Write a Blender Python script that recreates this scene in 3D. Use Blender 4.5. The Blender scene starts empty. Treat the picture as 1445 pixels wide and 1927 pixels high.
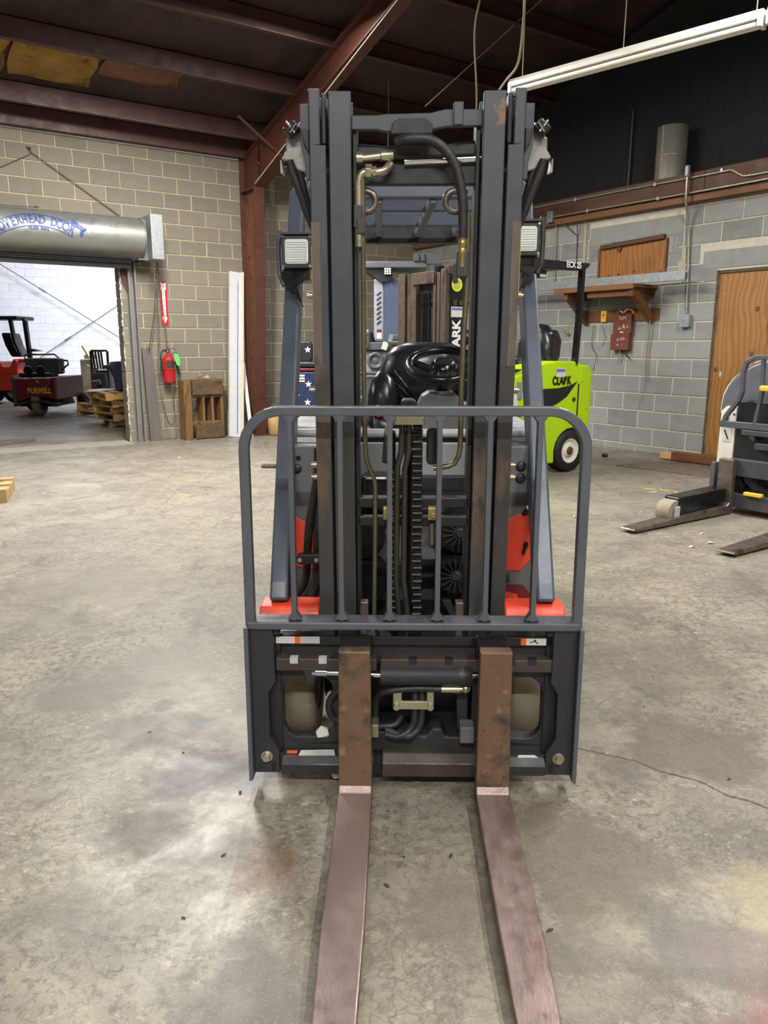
import bpy, bmesh, math, random
from mathutils import Vector, Matrix, Euler
random.seed(7)
SC = bpy.context.scene
COL = SC.collection
PI = math.pi
def rad(d): return d * PI / 180

# ------------------------------------------------------------------ camera, world, light, exposure
cd = bpy.data.cameras.new('camera'); cam = bpy.data.objects.new('camera', cd); COL.objects.link(cam)
cam.location = (0, 0, 1.25); cam.rotation_euler = (rad(90 - 12.2), 0, 0)
cd.sensor_fit = 'HORIZONTAL'; cd.sensor_width = 36.0; cd.lens = 36.0 * 1447 / 1445
cd.clip_start = 0.02; cd.clip_end = 200
SC.camera = cam
W = bpy.data.worlds.new('world'); SC.world = W; W.use_nodes = True
W.node_tree.nodes['Background'].inputs[0].default_value = (0.75, 0.85, 1.0, 1)
W.node_tree.nodes['Background'].inputs[1].default_value = 0.03
SC.view_settings.view_transform = 'Standard'; SC.view_settings.look = 'None'
SC.view_settings.exposure = 0.14; SC.view_settings.gamma = 1.0; SC.view_settings.use_curve_mapping = False
def rect_light(name, loc, sx, sy, power, rotz=0, col=(1, .965, .89), rx=0, ry=0):
    d = bpy.data.lights.new(name, 'AREA'); d.shape = 'RECTANGLE'; d.size = sx; d.size_y = sy
    d.energy = power; d.color = col
    o = bpy.data.objects.new(name, d); COL.objects.link(o); o.location = loc
    o.rotation_euler = (rad(rx), rad(ry), rad(rotz)); return o
# the hall's strip lamps (above the frame) and two unseen panels added as daylight for the room behind the rolling door
rect_light('unseen_light', (-2.1, 7.1, 4.1), .08, 2.6, 400)
rect_light('unseen_light', (-.6, 7.4, 4.5), .08, 2.4, 110)
rect_light('unseen_light', (-.35, -2.7, 4.2), .08, 2.5, 360, rotz=90)
rect_light('unseen_light', (1.9, -0.4, 4.3), .08, 2.5, 150)
rect_light('unseen_light', (-5.6, 3.6, 4.2), .08, 2.5, 130)
rect_light('unseen_light', (2.7, 4.4, 4.3), .08, 2.5, 220)
rect_light('unseen_light', (-8.3, 17.5, 4.6), 4, 3, 560, col=(.86, .92, 1))  # unseen panel standing in for daylight in the bright room
rect_light('unseen_light', (-4.6, 18.5, 3.6), 2, 2, 470, col=(.9, .95, 1), rx=50, rotz=20)  # unseen tilted panel added to whiten the far wall

# ------------------------------------------------------------------ materials
def lin(c):
    c = c / 255.0
    return c / 12.92 if c <= .04045 else ((c + .055) / 1.055) ** 2.4
def rgb(t): return (lin(t[0]), lin(t[1]), lin(t[2]), 1)
MATS = {}
class NT:
    def __init__(s, name):
        s.m = bpy.data.materials.new(name); s.m.use_nodes = True
        s.t = s.m.node_tree; s.b = s.t.nodes['Principled BSDF']; s._o = None
    def n(s, typ, **kw):
        d = s.t.nodes.new(typ)
        for k, v in kw.items(): setattr(d, k, v)
        return d
    def l(s, a, b): s.t.links.new(a, b)
    def obj(s):
        if s._o is None: s._o = s.n('ShaderNodeTexCoord')
        return s._o.outputs['Object']
    def mapped(s, scale=(1, 1, 1), rot=(0, 0, 0), loc=(0, 0, 0)):
        m = s.n('ShaderNodeMapping'); s.l(s.obj(), m.inputs[0])
        m.inputs['Scale'].default_value = scale; m.inputs['Rotation'].default_value = rot; m.inputs['Location'].default_value = loc
        return m.outputs[0]
    def noise(s, scale, detail=4, rough=.55, vec=None, dist=0):
        d = s.n('ShaderNodeTexNoise'); s.l(vec or s.obj(), d.inputs['Vector'])
        d.inputs['Scale'].default_value = scale; d.inputs['Detail'].default_value = detail
        d.inputs['Roughness'].default_value = rough; d.inputs['Distortion'].default_value = dist
        return d.outputs['Fac']
    def ramp(s, fac, a, b, lo=0., hi=1.):
        d = s.n('ShaderNodeMapRange'); d.inputs['From Min'].default_value = a; d.inputs['From Max'].default_value = b
        d.inputs['To Min'].default_value = lo; d.inputs['To Max'].default_value = hi
        s.l(fac, d.inputs[0]); return d.outputs[0]
    def mix(s, fac, a, b, mode='MIX'):
        d = s.n('ShaderNodeMix', data_type='RGBA', blend_type=mode)
        for i, v in ((0, fac), (6, a), (7, b)):
            if hasattr(v, 'links'): s.l(v, d.inputs[i])
            else: d.inputs[i].default_value = v
        return d.outputs[2]
    def math(s, op, a, b=None):
        d = s.n('ShaderNodeMath', operation=op)
        for i, v in enumerate((a, b)):
            if v is None: continue
            if hasattr(v, 'links'): s.l(v, d.inputs[i])
            else: d.inputs[i].default_value = v
        return d.outputs[0]
    def bump(s, h, strength=.2, dist=.01):
        d = s.n('ShaderNodeBump'); d.inputs['Strength'].default_value = strength; d.inputs['Distance'].default_value = dist
        s.l(h, d.inputs['Height']); s.l(d.outputs[0], s.b.inputs['Normal'])
def mat(name, col, rough=.5, metal=0., var=.18, scale=9, spots=None, bump=0., bscale=120, rvar=.12, stretch=None, emit=None, trans=0, coat=0):
    """base paint or surface: noise variation, optional patches of another colour, fine relief"""
    s = NT(name); b = s.b
    base = rgb(col)
    dark = tuple(v * (1 - var) for v in base[:3]) + (1,); lite = tuple(min(1, v * (1 + var)) for v in base[:3]) + (1,)
    vec = s.mapped(stretch) if stretch else None
    f = s.noise(scale, 5, .6, vec)
    c = s.mix(s.ramp(f, .3, .7), dark, lite)
    for sp in (spots or []):
        scol, th, ssc = sp[:3]; soft = sp[3] if len(sp) > 3 else .05
        k = s.ramp(s.noise(ssc, 6, .65, vec), th, th + soft)
        c = s.mix(k, c, rgb(scol))
    s.l(c, b.inputs['Base Color'])
    b.inputs['Metallic'].default_value = metal
    s.l(s.ramp(s.noise(scale * 2.3, 4), .3, .7, max(.02, rough - rvar), min(1, rough + rvar)), b.inputs['Roughness'])
    if bump: s.bump(s.noise(bscale, 3, .6, vec), bump, .004)
    if emit: b.inputs['Emission Color'].default_value = rgb(emit[0]); b.inputs['Emission Strength'].default_value = emit[1]
    if trans: b.inputs['Transmission Weight'].default_value = trans
    if coat: b.inputs['Coat Weight'].default_value = coat; b.inputs['Coat Roughness'].default_value = .15
    MATS[name] = s.m; return s.m
RUST = (118, 84, 62)
mat('mast_paint', (66, 70, 78), .42, .1, .12, 5, [((112, 88, 72), .66, 7, .03), ((150, 152, 155), .76, 40, .03)], .05, 200)
mat('mast_worn', (66, 66, 67), .38, .25, .15, 4, [((122, 98, 80), .52, 3.2, .12), ((60, 62, 66), .6, 7, .05)], .08, 120, stretch=(1, 1, .45))
mat('edge_rust', (98, 86, 79), .45, .15, .15, 6, [((70, 73, 78), .5, 9, .06)], .06, 120, stretch=(1, 1, .35))
mat('rack_paint', (82, 87, 96), .36, .1, .1, 8, [((170, 172, 176), .74, 30, .04)], .04, 200)
mat('guard_paint', (82, 89, 103), .38, .15, .08, 3, [((150, 155, 165), .76, 40, .04)])
mat('carriage_paint', (44, 45, 49), .5, .1, .15, 7, [((78, 62, 52), .68, 9, .08), ((140, 140, 140), .79, 50, .02)], .08, 90)
mat('carriage_rust', (64, 57, 53), .5, .2, .25, 14, [((58, 56, 56), .55, 10, .1)], .15, 80)
mat('black_paint', (30, 31, 34), .45, 0, .2, 8)
mat('black_gloss', (22, 23, 26), .22, 0, .15, 6)
mat('rubber', (26, 26, 27), .62, 0, .2, 10, None, .1, 160)
mat('hose_rubber', (38, 38, 39), .5, 0, .15, 30, None, .15, 300)
mat('vinyl', (30, 32, 38), .27, 0, .1, 6, None, .12, 260, coat=.2)
mat('grey_plastic', (104, 106, 109), .48, 0, .07, 8, None, .06, 400)
mat('lit_cowl', (138, 140, 143), .45, 0, .07, 8, None, .06, 400)  # grey plastic lightened to stand in for light reaching the front cowl
mat('dark_plastic', (52, 53, 55), .5, 0, .08, 8, None, .06, 400)
mat('pale_grey', (176, 178, 184), .4, 0, .06, 6)
mat('orange_red', (233, 78, 55), .4, 0, .06, 6, [((170, 62, 50), .66, 12, .1), ((225, 130, 115), .7, 22, .1)])
mat('dark_red', (110, 30, 30), .5, 0, .1, 6)
mat('lime_paint', (172, 212, 10), .36, 0, .05, 4, [((120, 150, 20), .74, 18, .05)])
mat('lime_worn', (170, 208, 14), .38, 0, .05, 4, [((110, 70, 40), .66, 14, .02)])
mat('fork_shank', (112, 90, 72), .46, .35, .22, 7, [((62, 58, 52), .52, 7, .14), ((142, 112, 90), .6, 26, .08), ((84, 80, 58), .58, 12, .08), ((60, 48, 40), .64, 30, .08)], .12, 140)
mat('fork_blade', (146, 128, 126), .36, .55, .16, 9, [((96, 72, 64), .56, 5, .2), ((170, 150, 148), .66, 60, .06)], .1, 160, stretch=(1, .35, 1))
mat('worn_steel', (120, 112, 104), .36, .7, .2, 12, [((84, 66, 52), .55, 8, .12)], .1, 120)
mat('rust_steel', (86, 73, 64), .5, .3, .25, 9, [((50, 40, 36), .52, 9, .12), ((166, 148, 130), .66, 22, .06)], .2, 90, stretch=(1.4, 1.4, .22))
mat('guard_metal', (146, 146, 144), .38, .5, .1, 16)
mat('hose_steel', (74, 71, 66), .36, .6, .12, 14)
mat('chain_steel', (46, 47, 50), .3, .7, .15, 20)
mat('chrome', (205, 208, 212), .14, 1, .05, 8)
mat('zinc', (178, 172, 150), .36, .85, .12, 14)
mat('brass_zinc', (168, 148, 96), .4, .7, .15, 14)
mat('steel_tube', (118, 112, 92), .34, .75, .15, 12)
mat('galvanized', (164, 170, 174), .42, .6, .12, 22, [((205, 212, 216), .62, 40, .06)])
mat('hood_metal', (134, 134, 132), .42, .55, .12, 3, [((96, 92, 86), .62, 5, .12), ((180, 178, 174), .7, 14, .08)], .05, 60)
mat('dark_metal', (74, 75, 78), .5, .3, .15, 10)
mat('rail_grey', (128, 126, 124), .5, .25, .12, 10, [((100, 90, 82), .66, 12, .08)])
mat('blue_print', (52, 72, 132), .5, 0, .1, 20)
mat('white_paint', (226, 226, 222), .45, 0, .04, 6)
mat('cream_board', (216, 208, 184), .5, 0, .06, 6)
mat('film_blue', (204, 207, 214), .35, 0, .06, 9)
mat('sign_red', (200, 26, 44), .4, 0, .05, 6)
mat('ext_red', (196, 22, 34), .25, 0, .05, 6, coat=.4)
mat('tag_green', (96, 196, 110), .5, 0, .05, 6)
mat('label_pale', (206, 206, 204), .5, 0, .08, 40)
mat('label_blue', (110, 110, 176), .5, 0, .1, 60)
mat('label_orange', (222, 98, 40), .5, 0, .1, 30)
mat('label_lime', (206, 232, 40), .45, 0, .05, 20)
mat('column_red', (82, 46, 38), .55, .0, .14, 5, [((70, 38, 33), .6, 6, .1)], .05, 60)
mat('column_rust', (116, 76, 52), .6, .1, .2, 6, [((166, 132, 96), .64, 16, .06), ((96, 48, 40), .56, 5, .1)], .1, 60)
mat('purlin_red', (78, 52, 47), .55, .05, .2, 4, [((64, 42, 38), .55, 3, .15)])
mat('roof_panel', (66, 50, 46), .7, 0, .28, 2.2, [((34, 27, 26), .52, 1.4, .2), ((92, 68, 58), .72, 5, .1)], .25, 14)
mat('insulation', (150, 116, 52), .9, 0, .3, 5, [((60, 48, 34), .52, 4, .15)], .5, 30)
mat('wood_pallet', (206, 164, 104), .65, 0, .14, 4, [((160, 112, 62), .6, 6, .15)], .12, 80, stretch=(.3, 3, 3))
mat('wood_pallet_grey', (168, 142, 100), .7, 0, .16, 4, [((120, 98, 70), .58, 6, .15)], .12, 80, stretch=(.3, 3, 3))
mat('wood_old', (120, 88, 50), .72, 0, .25, 4, [((70, 54, 38), .52, 7, .14)], .2, 60, stretch=(2.2, 2.2, .5))
mat('wood_dark', (92, 74, 52), .72, 0, .28, 5, [((58, 46, 36), .52, 9, .14), ((140, 112, 70), .66, 11, .1)], .2, 60, stretch=(.8, 2, 2))
mat('wood_brown', (112, 72, 40), .6, 0, .22, 3, [((74, 44, 27), .56, 5, .12)], .12, 70, stretch=(.4, 3, 3))
mat('wood_beam', (88, 56, 41), .62, 0, .25, 2.5, [((60, 38, 30), .54, 4, .15)], .12, 60, stretch=(.35, 3, 3))
mat('wood_beam_lower', (118, 80, 50), .6, 0, .2, 2.5, [((100, 62, 40), .58, 5, .12)], .12, 60, stretch=(.35, 3, 3))
mat('plank_grey', (98, 94, 92), .7, 0, .14, 6, None, .2, 60, stretch=(3, 3, .3))
mat('brown_box', (110, 58, 44), .5, 0, .1, 8)
mat('grey_box', (150, 158, 168), .4, .2, .08, 10)
mat('conduit', (176, 172, 162), .34, .7, .1, 14)
mat('wire_dark', (70, 60, 52), .6, 0, .1, 14)
mat('wire_pale', (158, 150, 128), .5, .1, .1, 14)
mat('lamp_white', (226, 224, 216), .42, 0, .05, 10, [((160, 154, 142), .72, 30, .04)])
mat('lamp_tube', (236, 235, 228), .25, 0, .03, 10)
mat('duct_grey', (134, 130, 120), .5, .2, .1, 6)
mat('jug_beige', (198, 168, 110), .5, 0, .12, 9, [((232, 214, 160), .6, 8, .1)])
mat('navy', (30, 42, 84), .4, 0, .12, 8)
mat('navy_bag', (34, 38, 78), .6, 0, .16, 9, None, .2, 60)
mat('maroon', (122, 42, 54), .38, 0, .1, 8, [((120, 70, 76), .7, 30, .05)])
mat('letter_yellow', (238, 196, 34), .45, 0, .05, 20)
mat('letter_white', (236, 236, 236), .45, 0, .03, 20)
mat('letter_black', (18, 18, 20), .45, 0, .03, 20)
mat('letter_chalk', (206, 190, 200), .7, 0, .08, 40)
mat('reach_grey', (86, 90, 101), .35, .1, .08, 5)
mat('reach_pale', (152, 156, 172), .3, .1, .1, 4, [((116, 122, 142), .6, 5, .1)])
mat('pale_window', (82, 91, 115), .15, .1, .12, 5)
mat('truck_white', (226, 222, 212), .4, 0, .04, 6)
mat('slate_cover', (92, 94, 102), .32, 0, .1, 4)
mat('crown_yellow', (240, 184, 60), .45, 0, .06, 12)
mat('wheel_cream', (214, 210, 196), .45, 0, .08, 10)
mat('tyre_dusty', (146, 138, 120), .75, 0, .12, 8, [((92, 86, 76), .58, 5, .15)], .1, 90)
mat('seat_red', (214, 44, 40), .4, 0, .05, 6)
mat('far_red', (236, 74, 44), .4, 0, .04, 6)
mat('junk_pale', (196, 194, 176), .6, 0, .18, 9)
mat('floor_plate', (120, 108, 102), .55, .2, .2, 6, [((96, 74, 66), .55, 7, .1)], .1, 60)
mat('debris_dark', (66, 58, 48), .8, 0, .2, 30)
mat('debris_pale', (206, 202, 190), .7, 0, .1, 30)
mat('yellow_mark', (196, 180, 92), .7, 0, .1, 20, [((158, 150, 128), .5, 30, .08)])
mat('crack_dark', (104, 96, 84), .9, 0, .25, 40)
mat('joint_grey', (150, 146, 136), .8, 0, .12, 8)
s = NT('lens_glass'); s.b.inputs['Base Color'].default_value = rgb((214, 224, 222)); s.b.inputs['Roughness'].default_value = .18
s.bump(s.n('ShaderNodeTexWave', bands_direction='Z').outputs['Fac'], .3, .004); MATS['lens_glass'] = s.m
def block_mat(name, a, b, mott, bump=.5, rough=.85):
    """one block: its own tone from the object's random number, mottled, pitted"""
    s = NT(name)
    oi = s.n('ShaderNodeObjectInfo')
    c = s.mix(oi.outputs['Random'], rgb(a), rgb(b))
    c = s.mix(s.ramp(s.noise(7, 5, .6), .35, .7, 0, .45), c, rgb(mott))
    c = s.mix(s.ramp(s.noise(85, 3, .7), .6, .75, 0, .28), c, rgb((60, 58, 54)))
    s.l(c, s.b.inputs['Base Color']); s.b.inputs['Roughness'].default_value = rough
    s.bump(s.noise(110, 4, .7), bump, .004); MATS[name] = s.m
block_mat('block_tan', (131, 124, 110), (115, 110, 98), (140, 134, 121))
block_mat('block_grey', (148, 148, 146), (124, 125, 124), (166, 166, 162))
block_mat('block_white', (226, 226, 232), (214, 214, 224), (236, 236, 240), .3)
block_mat('block_shaded', (34, 34, 36), (27, 27, 29), (38, 38, 40))  # block colour darkened for the shade on the unlit upper gable wall
mat('mortar_tan', (176, 166, 140), .9, 0, .12, 14, None, .3, 60)
mat('mortar_grey', (196, 192, 178), .9, 0, .12, 14, None, .3, 60)
mat('mortar_white', (206, 206, 214), .9, 0, .06, 14)
mat('mortar_shaded', (42, 42, 42), .9, 0, .1, 14)  # mortar darkened with the same painted shade as the gable blocks
def plywood(name, a, b, knot):
    s = NT(name)
    v = s.mapped((2.2, 2.2, .8))
    w = s.n('ShaderNodeTexWave', wave_type='BANDS', bands_direction='X'); s.l(v, w.inputs['Vector'])
    w.inputs['Scale'].default_value = 2.4; w.inputs['Distortion'].default_value = 11; w.inputs['Detail'].default_value = 2; w.inputs['Detail Scale'].default_value = .8
    c = s.mix(s.ramp(w.outputs['Fac'], .1, .9), rgb(a), rgb(b))
    c = s.mix(s.ramp(s.noise(2.2, 4), .5, .75, 0, .5), c, rgb(knot))
    s.l(c, s.b.inputs['Base Color']); s.b.inputs['Roughness'].default_value = .5; MATS[name] = s.m
plywood('plywood', (166, 118, 64), (148, 100, 52), (118, 78, 44))
plywood('plywood_amber', (162, 108, 48), (144, 92, 38), (112, 70, 32))
def concrete():
    s = NT('concrete')
    o = s.obj()
    big = s.noise(.55, 5, .6, None, .6); mid = s.noise(2.1, 8, .66, None, .8); fine = s.noise(9, 8, .7, None, .5); grit = s.noise(70, 5, .7)
    med = s.noise(4.2, 9, .72, None, 1.2)
    c = s.mix(s.ramp(mid, .36, .62), rgb((115, 109, 101)), rgb((151, 145, 129)))
    c = s.mix(s.ramp(big, .45, .6, 0, .45), c, rgb((135, 131, 123)))
    # greyer worn-in patches with broken edges
    c = s.mix(s.ramp(med, .52, .62, 0, .6), c, rgb((110, 104, 97)))
    c = s.mix(s.ramp(s.noise(2.6, 10, .75, s.mapped((1, 1, 1), (0, 0, 0), (7, 3, 0)), .6), .57, .66, 0, .7), c, rgb((89, 85, 82)))
    c = s.mix(s.ramp(fine, .54, .66, 0, .45), c, rgb((101, 95, 89)))
    c = s.mix(s.ramp(s.noise(24, 6, .75), .55, .68, 0, .4), c, rgb((163, 158, 144)))
    # worn dark tyre smears, drawn out along the driving direction
    v = s.mapped((1.5, .45, 1), (0, 0, rad(-28)))
    c = s.mix(s.ramp(s.noise(1.6, 9, .75, v, .8), .57, .67, 0, .6), c, rgb((86, 81, 77)))
    v2 = s.mapped((.35, 1.6, 1), (0, 0, rad(12)))
    c = s.mix(s.ramp(s.noise(2.4, 9, .75, v2, .5), .58, .70, 0, .5), c, rgb((96, 91, 84)))
    # pale scuffs
    v3 = s.mapped((7, .5, 1), (0, 0, rad(-12)))
    c = s.mix(s.ramp(s.noise(3, 7, .75, v3), .64, .76, 0, .5), c, rgb((168, 164, 153)))
    # crackled, flecked wear: dark flecks in the pale areas, pale flecks in the grey ones
    fl1 = s.math('MULTIPLY', s.ramp(s.noise(34, 8, .82, None, .6), .5, .57), s.ramp(s.noise(1.7, 5, .65, s.mapped((1, 1, 1), (0, 0, 0), (3, 9, 0))), .4, .6, .15, .85))
    c = s.mix(fl1, c, rgb((92, 86, 80)))
    fl2 = s.math('MULTIPLY', s.ramp(s.noise(27, 8, .82, s.mapped((1, 1.7, 1), (0, 0, rad(35)), (5, 2, 0)), .4), .55, .61), s.ramp(s.noise(2.3, 5, .65, s.mapped((1, 1, 1), (0, 0, 0), (8, 1, 0))), .42, .6, .1, .75))
    c = s.mix(fl2, c, rgb((186, 180, 163)))
    # stains of their own place: reddish oil patch and ochre patch right of the forks, grey-brown patches
    def stain(cx, cy, r, col, amt, soft=.5, sc=3):
        m = s.n('ShaderNodeMapping'); s.l(o, m.inputs[0]); m.inputs['Location'].default_value = (-cx, -cy, 0)
        g = s.n('ShaderNodeVectorMath', operation='LENGTH'); s.l(m.outputs[0], g.inputs[0])
        d = s.math('ADD', g.outputs['Value'], s.ramp(s.noise(sc, 6, .65), .2, .8, -r * .75, r * .75))
        return s.ramp(d, r, r * (1 - soft), 0, amt), rgb(col)
    for a in ((.86, 1.22, .28, (122, 80, 76), .85, .6, 6), (.62, 1.17, .07, (112, 62, 54), .7, .6, 9), (.88, 1.56, .14, (172, 160, 124), .5, .6, 7),
              (-.28, 1.66, .10, (112, 80, 64), .6, .6, 8), (.55, 1.68, .24, (104, 97, 84), .75, .35, 4), (.66, 1.42, .17, (98, 92, 88), .7, .4, 5), (.34, 1.38, .12, (104, 98, 90), .6, .5, 6),
              (-.28, 1.22, .2, (98, 94, 90), .8, .4, 5), (-.5, 2.05, .2, (92, 89, 87), .85, .3, 7), (-.75, 2.35, .2, (94, 91, 88), .8, .3, 7), (-.62, 1.8, .13, (94, 90, 86), .8, .3, 8), (-1.1, 2.6, .2, (102, 98, 92), .7, .4, 6), (-.45, 1.72, .14, (108, 103, 98), .7, .4, 7),
              (.98, 2.25, .24, (106, 99, 88), .8, .3, 4), (.72, 2.1, .07, (104, 99, 94), .7, .3, 6), (.15, 1.5, .16, (108, 102, 94), .6, .5, 6), (1.15, 2.9, .3, (114, 107, 97), .6, .5, 5),
              (-1.6, 3.9, .5, (122, 116, 104), .6, .6, 4), (-.9, 2.9, .3, (112, 106, 98), .6, .5, 5), (-.75, 1.5, .12, (104, 99, 94), .6, .5, 7)):
        k, cc = stain(*a); c = s.mix(k, c, cc)
    # craze cracks and dark pits
    def cracks(scale, w, amt, vec):
        vo = s.n('ShaderNodeTexVoronoi', feature='DISTANCE_TO_EDGE'); s.l(vec, vo.inputs['Vector']); vo.inputs['Scale'].default_value = scale
        return s.math('MULTIPLY', s.ramp(vo.outputs['Distance'], 0, w, amt, 0), s.ramp(s.noise(1.3, 4, .6), .42, .62))
    wob = s.n('ShaderNodeVectorMath', operation='MULTIPLY_ADD')
    wn = s.n('ShaderNodeTexNoise'); s.l(o, wn.inputs['Vector']); wn.inputs['Scale'].default_value = 5; wn.inputs['Detail'].default_value = 5
    s.l(wn.outputs['Color'], wob.inputs[0]); wob.inputs[1].default_value = (.22, .22, 0); s.l(o, wob.inputs[2])
    c = s.mix(cracks(7.5, .02, .5, wob.outputs[0]), c, rgb((84, 78, 72)))
    c = s.mix(cracks(26, .05, .7, wob.outputs[0]), c, rgb((90, 84, 79)))
    c = s.mix(s.ramp(grit, .6, .7, 0, .5), c, rgb((92, 87, 82)))
    c = s.mix(s.ramp(s.noise(150, 3, .7), .58, .7, 0, .35), c, rgb((196, 190, 172)))
    # fine hairline scratches
    v4 = s.mapped((1, 26, 1), (0, 0, rad(33)))
    c = s.mix(s.ramp(s.noise(2.2, 5, .7, v4), .7, .76, 0, .3), c, rgb((120, 112, 106)))
    v5 = s.mapped((1, 30, 1), (0, 0, rad(-64)))
    c = s.mix(s.ramp(s.noise(2.0, 5, .7, v5), .71, .77, 0, .3), c, rgb((212, 207, 194)))
    s.l(c, s.b.inputs['Base Color'])
    s.l(s.ramp(s.math('ADD', s.math('MULTIPLY', mid, .6), s.math('MULTIPLY', fine, .4)), .35, .65, .6, .3), s.b.inputs['Roughness'])
    s.b.inputs['Specular IOR Level'].default_value = .42
    s.bump(s.math('ADD', s.math('MULTIPLY', fine, .6), s.math('MULTIPLY', grit, .3)), .16, .006)
    MATS['concrete'] = s.m
concrete()

# ------------------------------------------------------------------ mesh helpers
class MB:
    """collects primitive shapes and links them as ONE mesh object"""
    def __init__(s): s.v = []; s.f = []; s.sm = []
    def add(s, vs, fs, smooth=False):
        n = len(s.v); s.v += [tuple(v) for v in vs]
        s.f += [tuple(i + n for i in f) for f in fs]; s.sm += [smooth] * len(fs); return s
    def box(s, x0, x1, y0, y1, z0, z1):
        return s.add([(x0, y0, z0), (x1, y0, z0), (x1, y1, z0), (x0, y1, z0), (x0, y0, z1), (x1, y0, z1), (x1, y1, z1), (x0, y1, z1)],
                     [(0, 3, 2, 1), (4, 5, 6, 7), (0, 1, 5, 4), (1, 2, 6, 5), (2, 3, 7, 6), (3, 0, 4, 7)])
    def cbox(s, c, size, rot=(0, 0, 0)):
        e = Euler([rad(a) for a in rot]).to_matrix(); c = Vector(c); h = [v / 2 for v in size]
        vs = [c + e @ Vector((sx * h[0], sy * h[1], sz * h[2])) for sz in (-1, 1) for sx, sy in ((-1, -1), (1, -1), (1, 1), (-1, 1))]
        return s.add(vs, [(0, 3, 2, 1), (4, 5, 6, 7), (0, 1, 5, 4), (1, 2, 6, 5), (2, 3, 7, 6), (3, 0, 4, 7)])
    def prism(s, poly, axis, a, b, smooth=False):
        """poly of 2D points; axis 'x': (y,z), 'y': (x,z), 'z': (x,y)"""
        def p(q, t): return {'x': (t, q[0], q[1]), 'y': (q[0], t, q[1]), 'z': (q[0], q[1], t)}[axis]
        n = len(poly); vs = [p(q, a) for q in poly] + [p(q, b) for q in poly]
        s.add(vs, [tuple(range(n))[::-1], tuple(range(n, 2 * n))])
        return s.add(vs, [(i, (i + 1) % n, n + (i + 1) % n, n + i) for i in range(n)], smooth)
    def holeplate(s, outer, inner, axis, a, b):
        def p(q, t): return {'x': (t, q[0], q[1]), 'y': (q[0], t, q[1]), 'z': (q[0], q[1], t)}[axis]
        n = len(outer); vs = [p(q, a) for q in outer] + [p(q, a) for q in inner] + [p(q, b) for q in outer] + [p(q, b) for q in inner]
        fs = []
        for i in range(n):
            j = (i + 1) % n
            fs += [(i, j, n + j, n + i), (2 * n + i, 3 * n + i, 3 * n + j, 2 * n + j), (i, 2 * n + i, 2 * n + j, j), (n + i, n + j, 3 * n + j, 3 * n + i)]
        return s.add(vs, fs)
    def tube(s, pts, r, n=8, closed=False):
        pts = [Vector(p) for p in pts]; m = len(pts)
        rs = r if isinstance(r, (list, tuple)) else [r] * m
        T = []
        for i in range(m):
            a = pts[(i - 1) % m] if closed or i > 0 else pts[i]
            b = pts[(i + 1) % m] if closed or i < m - 1 else pts[i]
            T.append((b - a).normalized())
        u = T[0].orthogonal().normalized(); vs = []
        for i in range(m):
            u = (u - T[i] * u.dot(T[i])).normalized(); w = T[i].cross(u)
            vs += [pts[i] + (u * math.cos(2 * PI * k / n) + w * math.sin(2 * PI * k / n)) * rs[i] for k in range(n)]
        fs = []
        for i in range(m if closed else m - 1):
            j = (i + 1) % m
            fs += [(i * n + k, i * n + (k + 1) % n, j * n + (k + 1) % n, j * n + k) for k in range(n)]
        s.add(vs, fs, True)
        if not closed:
            s.add(vs[:n], [tuple(range(n))[::-1]]); s.add(vs[-n:], [tuple(range(n))])
        return s
    def bar(s, pts, w, h, up=(0, 0, 1), closed=False):
        """rectangular section swept along pts: w across, h along up"""
        pts = [Vector(p) for p in pts]; m = len(pts); up = Vector(up); vs = []
        for i in range(m):
            a = pts[(i - 1) % m] if closed or i > 0 else pts[i]
            b = pts[(i + 1) % m] if closed or i < m - 1 else pts[i]
            t = (b - a).normalized(); k = 1
            if closed or 0 < i < m - 1:
                c = (pts[i] - a).normalized().dot((b - pts[i]).normalized()); k = 1 / max(.5, math.sqrt(max(.01, (1 + c) / 2)))
            side = t.cross(up).normalized(); hh = side.cross(t).normalized()
            vs += [pts[i] + side * (sx * w / 2 * k) + hh * (sz * h / 2) for sx, sz in ((-1, -1), (1, -1), (1, 1), (-1, 1))]
        fs = []
        for i in range(m if closed else m - 1):
            j = (i + 1) % m
            fs += [(i * 4 + q, i * 4 + (q + 1) % 4, j * 4 + (q + 1) % 4, j * 4 + q) for q in range(4)]
        if not closed: fs += [(3, 2, 1, 0), (m * 4 - 4, m * 4 - 3, m * 4 - 2, m * 4 - 1)]
        return s.add(vs, fs)
    def cyl(s, p0, p1, r0, r1=None, n=16):
        return s.tube([p0, p1], [r0, r0 if r1 is None else r1], n)
    def lathe(s, prof, o, axis=(0, 0, 1), n=24, caps=True):
        """prof: (radius, height) along axis from o"""
        ax = Vector(axis).normalized(); o = Vector(o); u = ax.orthogonal().normalized(); w = ax.cross(u); vs = []
        for r, h in prof:
            vs += [o + ax * h + (u * math.cos(2 * PI * k / n) + w * math.sin(2 * PI * k / n)) * r for k in range(n)]
        fs = []
        for i in range(len(prof) - 1):
            fs += [(i * n + k, i * n + (k + 1) % n, (i + 1) * n + (k + 1) % n, (i + 1) * n + k) for k in range(n)]
        s.add(vs, fs, True)
        if caps: s.add(vs[:n], [tuple(range(n))[::-1]]); s.add(vs[-n:], [tuple(range(n))])
        return s
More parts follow.
